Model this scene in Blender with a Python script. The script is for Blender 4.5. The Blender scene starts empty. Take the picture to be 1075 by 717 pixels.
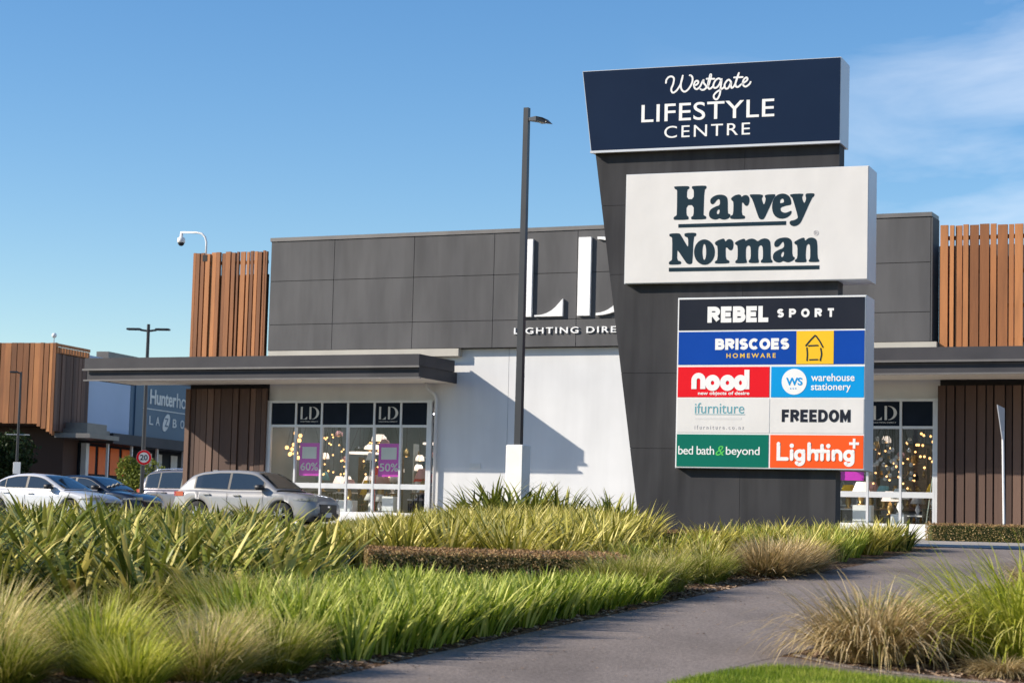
import bpy, math, random
import numpy as np
from mathutils import Matrix, Vector
random.seed(7)
S = bpy.context.scene
COL = S.collection
# ------------------------------------------------------------------ camera
PITCH, ROLL = 0.092065, 0.025968
CAMZ = 1.35
cd = bpy.data.cameras.new("camera"); cam = bpy.data.objects.new("camera", cd); COL.objects.link(cam)
cp, sp, cr, sr = math.cos(PITCH), math.sin(PITCH), math.cos(ROLL), math.sin(ROLL)
Rv, Uv, Fv = Vector((1, 0, 0)), Vector((0, -sp, cp)), Vector((0, cp, sp))
R2, U2 = cr*Rv + sr*Uv, -sr*Rv + cr*Uv
cam.matrix_world = Matrix(((R2.x, U2.x, -Fv.x, 0), (R2.y, U2.y, -Fv.y, 0), (R2.z, U2.z, -Fv.z, CAMZ), (0, 0, 0, 1)))
cd.sensor_width = 36; cd.sensor_fit = 'HORIZONTAL'; cd.lens = 2200/1075*36
cd.clip_start = 0.5; cd.clip_end = 3000
cd.dof.use_dof = True; cd.dof.focus_distance = 43; cd.dof.aperture_fstop = 2.8
S.camera = cam
# ------------------------------------------------------------------ light
SUN_TRAVEL = Vector((4.58, 0.673, -2.5)).normalized()
elev = math.asin(-SUN_TRAVEL.z); azim = math.atan2(-SUN_TRAVEL.x, -SUN_TRAVEL.y)
W = bpy.data.worlds.new("World"); S.world = W; W.use_nodes = True
nt = W.node_tree; N = nt.nodes; K = nt.links; N.clear()
wo = N.new('ShaderNodeOutputWorld'); bg = N.new('ShaderNodeBackground'); sky = N.new('ShaderNodeTexSky')
sky.sky_type = 'NISHITA'; sky.sun_disc = False; sky.sun_elevation = elev; sky.sun_rotation = azim
sky.air_density = 1.0; sky.dust_density = 0.12; sky.ozone_density = 2.2; sky.altitude = 0
tc = N.new('ShaderNodeTexCoord'); mp = N.new('ShaderNodeMapping'); mp.inputs['Scale'].default_value = (2.2, 2.2, 9.0)
mp.inputs['Rotation'].default_value = (0, math.radians(-14), 0)
ns = N.new('ShaderNodeTexNoise'); ns.inputs['Scale'].default_value = 2.3; ns.inputs['Detail'].default_value = 9; ns.inputs['Roughness'].default_value = 0.55
ns.inputs['Distortion'].default_value = 0.6
rp = N.new('ShaderNodeMapRange'); rp.inputs[1].default_value = 0.49; rp.inputs[2].default_value = 0.82
sx = N.new('ShaderNodeSeparateXYZ'); mr = N.new('ShaderNodeMapRange'); mr.inputs[1].default_value = 0.05; mr.inputs[2].default_value = 0.25
mu = N.new('ShaderNodeMath'); mu.operation = 'MULTIPLY'; mu2 = N.new('ShaderNodeMath'); mu2.operation = 'MULTIPLY'; mu2.inputs[1].default_value = 0.75
mx = N.new('ShaderNodeMixRGB'); mx.inputs[2].default_value = (7.0, 7.6, 8.6, 1)
K.new(tc.outputs['Generated'], mp.inputs[0]); K.new(mp.outputs[0], ns.inputs['Vector']); K.new(ns.outputs[0], rp.inputs[0])
K.new(tc.outputs['Generated'], sx.inputs[0]); K.new(sx.outputs[0], mr.inputs[0])
K.new(rp.outputs[0], mu.inputs[0]); K.new(mr.outputs[0], mu.inputs[1]); K.new(mu.outputs[0], mu2.inputs[0]); K.new(mu2.outputs[0], mx.inputs[0])
hs = N.new('ShaderNodeHueSaturation'); hs.inputs['Saturation'].default_value = 1.3; hs.inputs['Value'].default_value = 1.2; hs.inputs['Hue'].default_value = 0.505; K.new(sky.outputs[0], hs.inputs['Color']); K.new(hs.outputs[0], mx.inputs[1]); K.new(mx.outputs[0], bg.inputs[0]); bg.inputs[1].default_value = 0.092
K.new(bg.outputs[0], wo.inputs[0])
sd = bpy.data.lights.new("sun", 'SUN'); sd.energy = 5.0; sd.angle = math.radians(0.5); sd.color = (1.0, 0.90, 0.76)
so = bpy.data.objects.new("sun", sd); COL.objects.link(so); so.location = (-40, -5, 40)
so.rotation_euler = SUN_TRAVEL.to_track_quat('-Z', 'Y').to_euler()
S.view_settings.view_transform = 'Standard'; S.view_settings.look = 'None'; S.view_settings.gamma = 1
S.view_settings.use_curve_mapping = False; S.view_settings.exposure = 0.52
S.cycles.max_bounces = 8; S.cycles.transparent_max_bounces = 12

# ------------------------------------------------------------------ helpers
def mat(name, c1, c2=None, scale=4.0, rough=0.6, metal=0.0, bump=0.0, bscale=None, tint=None, coat=0.0, spec=0.5, stretch=(1, 1, 1), detail=5, translucent=0.0, emit=None, estr=0, c3=None, ramp=(0.35, 0.65), stain=None):
    m = bpy.data.materials.new(name); m.use_nodes = True
    n = m.node_tree.nodes; l = m.node_tree.links; b = n['Principled BSDF']; out = n['Material Output']
    b.inputs['Roughness'].default_value = rough; b.inputs['Metallic'].default_value = metal
    b.inputs['Coat Weight'].default_value = coat; b.inputs['Coat Roughness'].default_value = 0.04; b.inputs['Specular IOR Level'].default_value = spec
    t = n.new('ShaderNodeTexCoord'); mpn = n.new('ShaderNodeMapping'); mpn.inputs['Scale'].default_value = stretch
    l.new(t.outputs['Object'], mpn.inputs[0])
    nz = n.new('ShaderNodeTexNoise'); nz.inputs['Scale'].default_value = scale; nz.inputs['Detail'].default_value = detail
    l.new(mpn.outputs[0], nz.inputs['Vector'])
    c2 = c2 or tuple(x*0.88 for x in c1)
    r = n.new('ShaderNodeValToRGB'); r.color_ramp.elements[0].position = ramp[0]; r.color_ramp.elements[1].position = ramp[1]
    r.color_ramp.elements[0].color = (*c1, 1); r.color_ramp.elements[1].color = (*c2, 1)
    if c3:
        e = r.color_ramp.elements.new((ramp[0]+ramp[1])/2); e.color = (*c3, 1)
    col = r.outputs[0]
    if tint == 'ramp':      # colour per blade / per slat, a little noise mixed in
        a = n.new('ShaderNodeAttribute'); a.attribute_name = 'tint'
        md = n.new('ShaderNodeMath'); md.operation = 'MULTIPLY_ADD'; md.inputs[1].default_value = 0.22; 
        l.new(nz.outputs[0], md.inputs[0]); 
        sb = n.new('ShaderNodeMath'); sb.operation = 'SUBTRACT'; sb.inputs[1].default_value = 0.11
        l.new(a.outputs['Fac'], sb.inputs[0]); l.new(sb.outputs[0], md.inputs[2]); l.new(md.outputs[0], r.inputs[0])
    else:
        l.new(nz.outputs[0], r.inputs[0])
    if stain:               # weathering: faint blotches and runs of their own shape
        m2 = n.new('ShaderNodeMapping'); m2.inputs['Scale'].default_value = stain[2] if len(stain) > 2 else (1, 1, 1); l.new(t.outputs['Object'], m2.inputs[0])
        n2 = n.new('ShaderNodeTexNoise'); n2.inputs['Scale'].default_value = stain[0]; n2.inputs['Detail'].default_value = 6; l.new(m2.outputs[0], n2.inputs['Vector'])
        r2 = n.new('ShaderNodeMapRange'); r2.inputs[1].default_value = .42; r2.inputs[2].default_value = .72; r2.inputs[3].default_value = 1.0; r2.inputs[4].default_value = 1-stain[1]; l.new(n2.outputs[0], r2.inputs[0])
        mm = n.new('ShaderNodeMixRGB'); mm.blend_type = 'MULTIPLY'; mm.inputs[0].default_value = 1; l.new(col, mm.inputs[1]); l.new(r2.outputs[0], mm.inputs[2]); col = mm.outputs[0]
    l.new(col, b.inputs['Base Color'])
    if bump:
        nb = n.new('ShaderNodeTexNoise'); nb.inputs['Scale'].default_value = bscale or scale*6; nb.inputs['Detail'].default_value = 4
        l.new(mpn.outputs[0], nb.inputs['Vector'])
        bp = n.new('ShaderNodeBump'); bp.inputs['Strength'].default_value = bump; bp.inputs['Distance'].default_value = 0.02
        l.new(nb.outputs[0], bp.inputs['Height']); l.new(bp.outputs[0], b.inputs['Normal'])
    if emit:
        b.inputs['Emission Color'].default_value = (*emit, 1); b.inputs['Emission Strength'].default_value = estr
    if translucent:
        tr = n.new('ShaderNodeBsdfTranslucent'); ms = n.new('ShaderNodeMixShader'); ms.inputs[0].default_value = translucent
        l.new(col, tr.inputs[0]); l.new(b.outputs[0], ms.inputs[1]); l.new(tr.outputs[0], ms.inputs[2]); l.new(ms.outputs[0], out.inputs[0])
    return m
def glass_mat(name, tintc=(0.82, 0.88, 0.9), refl=0.12):
    m = bpy.data.materials.new(name); m.use_nodes = True
    n = m.node_tree.nodes; l = m.node_tree.links; out = n['Material Output']; n.remove(n['Principled BSDF'])
    a = n.new('ShaderNodeBsdfTransparent'); a.inputs[0].default_value = (*tintc, 1)
    g = n.new('ShaderNodeBsdfGlossy'); g.inputs['Roughness'].default_value = 0.02
    f = n.new('ShaderNodeLayerWeight'); f.inputs[0].default_value = 0.3
    md = n.new('ShaderNodeMath'); md.operation = 'MULTIPLY_ADD'; md.inputs[1].default_value = 0.3; md.inputs[2].default_value = refl
    ms = n.new('ShaderNodeMixShader')
    l.new(f.outputs['Facing'], md.inputs[0]); l.new(md.outputs[0], ms.inputs[0]); l.new(a.outputs[0], ms.inputs[1]); l.new(g.outputs[0], ms.inputs[2]); l.new(ms.outputs[0], out.inputs[0])
    return m
class MB:
    """collects shapes into one mesh"""
    def __init__(s): s.v = []; s.f = []; s.t = []
    def add(s, v, f, tint=0.5):
        o = len(s.v); s.v += [tuple(p) for p in v]; s.f += [tuple(i+o for i in q) for q in f]; s.t += [tint]*len(f); return s
    def box(s, x0, x1, y0, y1, z0, z1, tint=0.5, bev=0.0):
        b = bev
        if b <= 0:
            v = [(x0, y0, z0), (x1, y0, z0), (x1, y1, z0), (x0, y1, z0), (x0, y0, z1), (x1, y0, z1), (x1, y1, z1), (x0, y1, z1)]
            return s.add(v, [(0, 3, 2, 1), (4, 5, 6, 7), (0, 1, 5, 4), (1, 2, 6, 5), (2, 3, 7, 6), (3, 0, 4, 7)], tint)
        ring = [(x0+b, y0), (x1-b, y0), (x1, y0+b), (x1, y1-b), (x1-b, y1), (x0+b, y1), (x0, y1-b), (x0, y0+b)]
        inn = [(x0+2*b, y0+b), (x1-2*b, y0+b), (x1-b, y0+2*b), (x1-b, y1-2*b), (x1-2*b, y1-b), (x0+2*b, y1-b), (x0+b, y1-2*b), (x0+b, y0+2*b)]
        v = [(*p, z0) for p in inn]+[(*p, z0+b) for p in ring]+[(*p, z1-b) for p in ring]+[(*p, z1) for p in inn]
        f = [tuple(range(7, -1, -1)), tuple(range(24, 32))]
        for k in range(3):
            for i in range(8): f.append((k*8+i, k*8+(i+1) % 8, k*8+8+(i+1) % 8, k*8+8+i))
        return s.add(v, f, tint)
    def prism(s, poly, a0, a1, fn, tint=0.5):
        """poly of 2D points swept from a0 to a1; fn(p,q,a)->xyz"""
        n = len(poly); v = [fn(p, q, a0) for p, q in poly]+[fn(p, q, a1) for p, q in poly]
        f = [tuple(range(n)), tuple(range(2*n-1, n-1, -1))]+[(i+n, (i+1) % n+n, (i+1) % n, i) for i in range(n)]
        return s.add(v, f, tint)
    def tube(s, pts, rad, n=8, tint=0.5, caps=True):
        pts = [Vector(p) for p in pts]; rs = rad if isinstance(rad, (list, tuple)) else [rad]*len(pts)
        v = []; f = []; up = None
        for i, p in enumerate(pts):
            d = (pts[min(i+1, len(pts)-1)]-pts[max(i-1, 0)]).normalized()
            if up is None: up = Vector((0, 0, 1)) if abs(d.z) < 0.9 else Vector((1, 0, 0))
            a = d.cross(up).normalized(); b = a.cross(d).normalized(); up = b
            for k in range(n):
                w = 2*math.pi*(k+.5)/n; v.append(p+a*math.cos(w)*rs[i]+b*math.sin(w)*rs[i])
        for i in range(len(pts)-1):
            for k in range(n): f.append((i*n+k, i*n+(k+1) % n, (i+1)*n+(k+1) % n, (i+1)*n+k))
        if caps: f += [tuple(range(n-1, -1, -1)), tuple(range((len(pts)-1)*n, len(pts)*n))]
        return s.add(v, f, tint)
    def lathe(s, prof, c=(0, 0, 0), n=16, axis='z', tint=0.5):
        v = []; f = []
        for r, h in prof:
            for k in range(n):
                w = 2*math.pi*k/n; p = (r*math.cos(w), r*math.sin(w), h)
                if axis == 'y': p = (p[0], p[2], p[1])
                if axis == 'x': p = (p[2], p[0], p[1])
                v.append((p[0]+c[0], p[1]+c[1], p[2]+c[2]))
        for i in range(len(prof)-1):
            for k in range(n): f.append((i*n+k, i*n+(k+1) % n, (i+1)*n+(k+1) % n, (i+1)*n+k))
        return s.add(v, f, tint)
    def sphere(s, c, r, n=14, sq=1.0, tint=0.5):
        m = max(6, n//2)
        return s.lathe([(max(r*math.sin(math.pi*i/m), 1e-4), -r*sq*math.cos(math.pi*i/m)) for i in range(m+1)], c, n, tint=tint)
    def build(s, name, material, parent=None, smooth=False):
        me = bpy.data.meshes.new(name); me.from_pydata([tuple(p) for p in s.v], [], s.f)
        if len(set(s.t)) > 1:
            a = me.attributes.new('tint', 'FLOAT', 'FACE'); a.data.foreach_set('value', s.t)
        me.materials.append(material); me.update()
        if smooth: me.polygons.foreach_set('use_smooth', [True]*len(me.polygons))
        o = bpy.data.objects.new(name, me); COL.objects.link(o); o.parent = parent; return o
def tag(o, label=None, cat=None, group=None, kind=None):
    if label: o['label'] = label
    if cat: o['category'] = cat
    if group: o['group'] = group
    if kind: o['kind'] = kind
    return o
def thing(name, label, cat, loc=(0, 0, 0), rz=0.0, group=None):
    o = bpy.data.objects.new(name, None); o.empty_display_size = 0.2; COL.objects.link(o); o.location = loc; o.rotation_euler = (0, 0, rz)
    return tag(o, label, cat, group)
def copy_thing(o, loc, rz=None, scale=None, label=None, group=None):
    c = o.copy(); COL.objects.link(c); c.location = loc
    if rz is not None: c.rotation_euler = (0, 0, rz)
    if scale: c.scale = scale if isinstance(scale, tuple) else (scale,)*3
    if label: c['label'] = label
    if group: c['group'] = group
    def rec(src, dst):
        for ch in [x for x in bpy.data.objects if x.parent == src]:
            d = ch.copy(); COL.objects.link(d); d.parent = dst; rec(ch, d)
    rec(o, c); return c
# ---- lettering -----------------------------------------------------
def curve_mesh(cu):
    ob = bpy.data.objects.new("lettering", cu); me = bpy.data.meshes.new_from_object(ob)
    v = np.array([p.co[:] for p in me.vertices]) if len(me.vertices) else np.zeros((1, 3)); f = [tuple(p.vertices) for p in me.polygons]
    bpy.data.objects.remove(ob); bpy.data.meshes.remove(me); bpy.data.curves.remove(cu); return v, f
def text_shape(txt, off=0.0, space=1.0, shear=0.0):
    cu = bpy.data.curves.new("lettering", 'FONT'); cu.body = txt; cu.offset = off; cu.space_character = space; cu.shear = shear; cu.extrude = 0.5; cu.resolution_u = 6
    return curve_mesh(cu)
def outline_shape(contours):
    cu = bpy.data.curves.new("lettering", 'CURVE'); cu.dimensions = '2D'; cu.fill_mode = 'BOTH'; cu.extrude = 0.5
    for c in contours:
        sp_ = cu.splines.new('POLY'); sp_.points.add(len(c)-1)
        for p, q in zip(sp_.points, c): p.co = (q[0], q[1], 0, 1)
        sp_.use_cyclic_u = True
    return curve_mesh(cu)
class Face:
    """a flat sign surface in local space: origin, reading direction, up and outward normal"""
    def __init__(s, o, ax, up, nr): s.o, s.ax, s.up, s.nr = map(Vector, (o, ax, up, nr))
    def pt(s, a, b, c): return s.o+s.ax*a+s.up*b+s.nr*c
FRONT = lambda y: Face((0, y, 0), (1, 0, 0), (0, 0, 1), (0, -1, 0))      # surface facing local -y, a=x b=z
def put(mb, face, shape, box=None, t=0.004, lift=0.0, tint=0.5):
    """box=(a0,a1,b0,b1) fits the shape into it; None keeps its own coordinates"""
    v, f = shape; v = v.copy()
    if box is not None:
        lo, hi = v.min(0), v.max(0)
        for k, (p, q) in enumerate(((box[0], box[1]), (box[2], box[3]))): v[:, k] = p+(v[:, k]-lo[k])/(hi[k]-lo[k]+1e-9)*(q-p)
    z = v[:, 2]; z = (z > 0)*t+lift
    return mb.add([face.pt(a, b, c) for a, b, c in zip(v[:, 0], v[:, 1], z)], f, tint)
def text(mb, face, txt, box, off=0.0, space=1.0, t=0.004, shear=0.0, lift=0.0): return put(mb, face, text_shape(txt, off, space, shear), box, t, lift)
def rect(mb, face, a0, a1, b0, b1, t=0.004, lift=0.0):
    v = [face.pt(a, b, c) for c in (lift, lift+t) for a, b in ((a0, b0), (a1, b0), (a1, b1), (a0, b1))]
    return mb.add(v, [(0, 3, 2, 1), (4, 5, 6, 7), (0, 1, 5, 4), (1, 2, 6, 5), (2, 3, 7, 6), (3, 0, 4, 7)])
def disc(mb, face, a, b, ra, rb=None, t=0.004, lift=0.0, n=32):
    rb = rb or ra; pts = [(a+ra*math.cos(2*math.pi*k/n), b+rb*math.sin(2*math.pi*k/n)) for k in range(n)]
    v = [face.pt(p, q, lift) for p, q in pts]+[face.pt(p, q, lift+t) for p, q in pts]
    return mb.add(v, [tuple(range(n-1, -1, -1)), tuple(range(n, 2*n))]+[(i, (i+1) % n, n+(i+1) % n, n+i) for i in range(n)])
_lift = [0]
def stroke(mb, face, pts, w, cap='flat', t=0.004, lift=0.0):
    """a line of the given width along pts"""
    _lift[0] = (_lift[0]+1) % 7; t = t+0.0003*_lift[0]
    P = [Vector((p[0], p[1])) for i, p in enumerate(pts) if i == 0 or abs(p[0]-pts[i-1][0])+abs(p[1]-pts[i-1][1]) > 1e-5]; n = len(P); closed = (P[0]-P[-1]).length < 1e-6
    Lf = []; Rt = []
    for i in range(n):
        if closed: d0 = P[i]-P[i-1] if i else P[0]-P[-2]; d1 = P[i+1]-P[i] if i < n-1 else P[1]-P[0]
        else: d0 = P[i]-P[i-1] if i else P[1]-P[0]; d1 = P[i+1]-P[i] if i < n-1 else P[i]-P[i-1]
        d0 = d0.normalized(); d1 = d1.normalized(); m = (d0+d1).normalized(); nn = Vector((-m.y, m.x))
        k = 1/max(0.5, m.dot(d0)); Lf.append(P[i]+nn*w/2*k); Rt.append(P[i]-nn*w/2*k)
    v = [face.pt(p.x, p.y, lift+t) for p in Lf]+[face.pt(p.x, p.y, lift+t) for p in Rt]+[face.pt(p.x, p.y, lift) for p in Lf]+[face.pt(p.x, p.y, lift) for p in Rt]
    f = []
    for i in range(n-1): f += [(n+i, n+i+1, i+1, i), (i, i+1, 2*n+i+1, 2*n+i), (3*n+i, 3*n+i+1, n+i+1, n+i)]
    f += [(0, 2*n, 3*n, n), (n-1, 2*n-1, 4*n-1, 3*n-1)]
    mb.add(v, f)
    if cap == 'round' and not closed:
        for p in (P[0], P[-1]):
            _lift[0] = (_lift[0]+1) % 7; disc(mb, face, p.x, p.y, w/2, t=t+0.0025+0.0002*_lift[0], lift=lift, n=14)
    return mb
def arc(cx, cy, rx, ry, a0, a1, n=12): return [(cx+rx*math.cos(math.radians(a0+(a1-a0)*i/n)), cy+ry*math.sin(math.radians(a0+(a1-a0)*i/n))) for i in range(n+1)]
def smooth(pts, n=5):
    out = []; m = len(pts)
    if m < 3: return pts
    for i in range(m-1):
        p0, p1, p2, p3 = pts[max(i-1, 0)], pts[i], pts[i+1], pts[min(i+2, m-1)]
        for k in range(n):
            t = k/n; out.append(tuple(0.5*((2*p1[j])+(p2[j]-p0[j])*t+(2*p0[j]-5*p1[j]+4*p2[j]-p3[j])*t*t+(3*p1[j]-p0[j]-3*p2[j]+p3[j])*t**3) for j in (0, 1)))
    return out+[pts[-1]]
def chaikin(c):
    o = []
    for i in range(len(c)):
        p, q = c[i], c[(i+1) % len(c)]; o += [(p[0]*.75+q[0]*.25, p[1]*.75+q[1]*.25), (p[0]*.25+q[0]*.75, p[1]*.25+q[1]*.75)]
    return o
# heavy block alphabet: strokes in a box w x 1
def block_glyph(ch):
    A = arc
    G = {'R': (.82, [[(0, 0), (0, 1)], [(0, 1), (.45, 1)]+A(.45, .75, .34, .25, 90, -90)+[(0, .5)], [(.38, .5), (.82, 0)]]),
         'E': (.68, [[(.68, 1), (0, 1), (0, 0), (.68, 0)], [(0, .5), (.6, .5)]]), 'B': (.8, [[(0, 0), (0, 1), (.42, 1)]+A(.42, .765, .3, .235, 90, -90)+[(0, .53)], [(0, .53), (.46, .53)]+A(.46, .265, .34, .265, 90, -90)+[(0, 0)]]),
         'L': (.62, [[(0, 1), (0, 0), (.62, 0)]]), 'S': (.74, [A(.38, .75, .34, .25, 25, 180)+A(.38, .75, .34, .23, 180, 270)[1:]+A(.37, .26, .36, .26, 90, -155)[1:]]),
         'P': (.76, [[(0, 0), (0, 1)], [(0, 1), (.42, 1)]+A(.42, .72, .34, .28, 90, -90)+[(0, .44)]]), 'O': (.98, [A(.49, .5, .49, .5, 0, 360, 28)]),
         'T': (.74, [[(.37, 0), (.37, 1)], [(0, 1), (.74, 1)]]), 'I': (0.0, [[(0, 0), (0, 1)]]), 'C': (.86, [A(.47, .5, .47, .5, 45, 315, 20)]),
         'F': (.64, [[(.64, 1), (0, 1), (0, 0)], [(0, .5), (.56, .5)]]), 'D': (.9, [[(0, 0), (0, 1), (.4, 1)]+A(.4, .5, .5, .5, 90, -90)+[(0, 0)]]),
         'M': (1.02, [[(0, 0), (0, 1)], [(0, 1), (.51, .2), (1.02, 1)], [(1.02, 1), (1.02, 0)]])}
    return G[ch]
def block_word(mb, face, word, box, w, gap, cap='flat', lift=0.0):
    """stroke lettering filling box (stroke width included)"""
    a0, a1, b0, b1 = box; h = b1-b0-w; tot = sum(block_glyph(c)[0] for c in word); sc = (a1-a0-len(word)*w-gap*(len(word)-1))/tot; x = a0
    for c in word:
        gw, st = block_glyph(c)
        for s_ in st: stroke(mb, face, [(x+w/2+p*sc, b0+w/2+q*h) for p, q in _ext(s_, w/2/sc, w/2/h, cap)], w, cap, lift=lift)
        x += gw*sc+w+gap
def _ext(s, ex, ey, cap):
    if cap == 'round' or s[0] == s[-1]: return s
    s = list(s); out = list(s)
    for i, j in ((0, 1), (-1, -2)):
        dx, dy = s[i][0]-s[j][0], s[i][1]-s[j][1]
        if abs(dx) < 1e-6: out[i] = (s[i][0], s[i][1]+math.copysign(ey, dy))
        elif abs(dy) < 1e-6: out[i] = (s[i][0]+math.copysign(ex*.6, dx), s[i][1])
    return out
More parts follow.
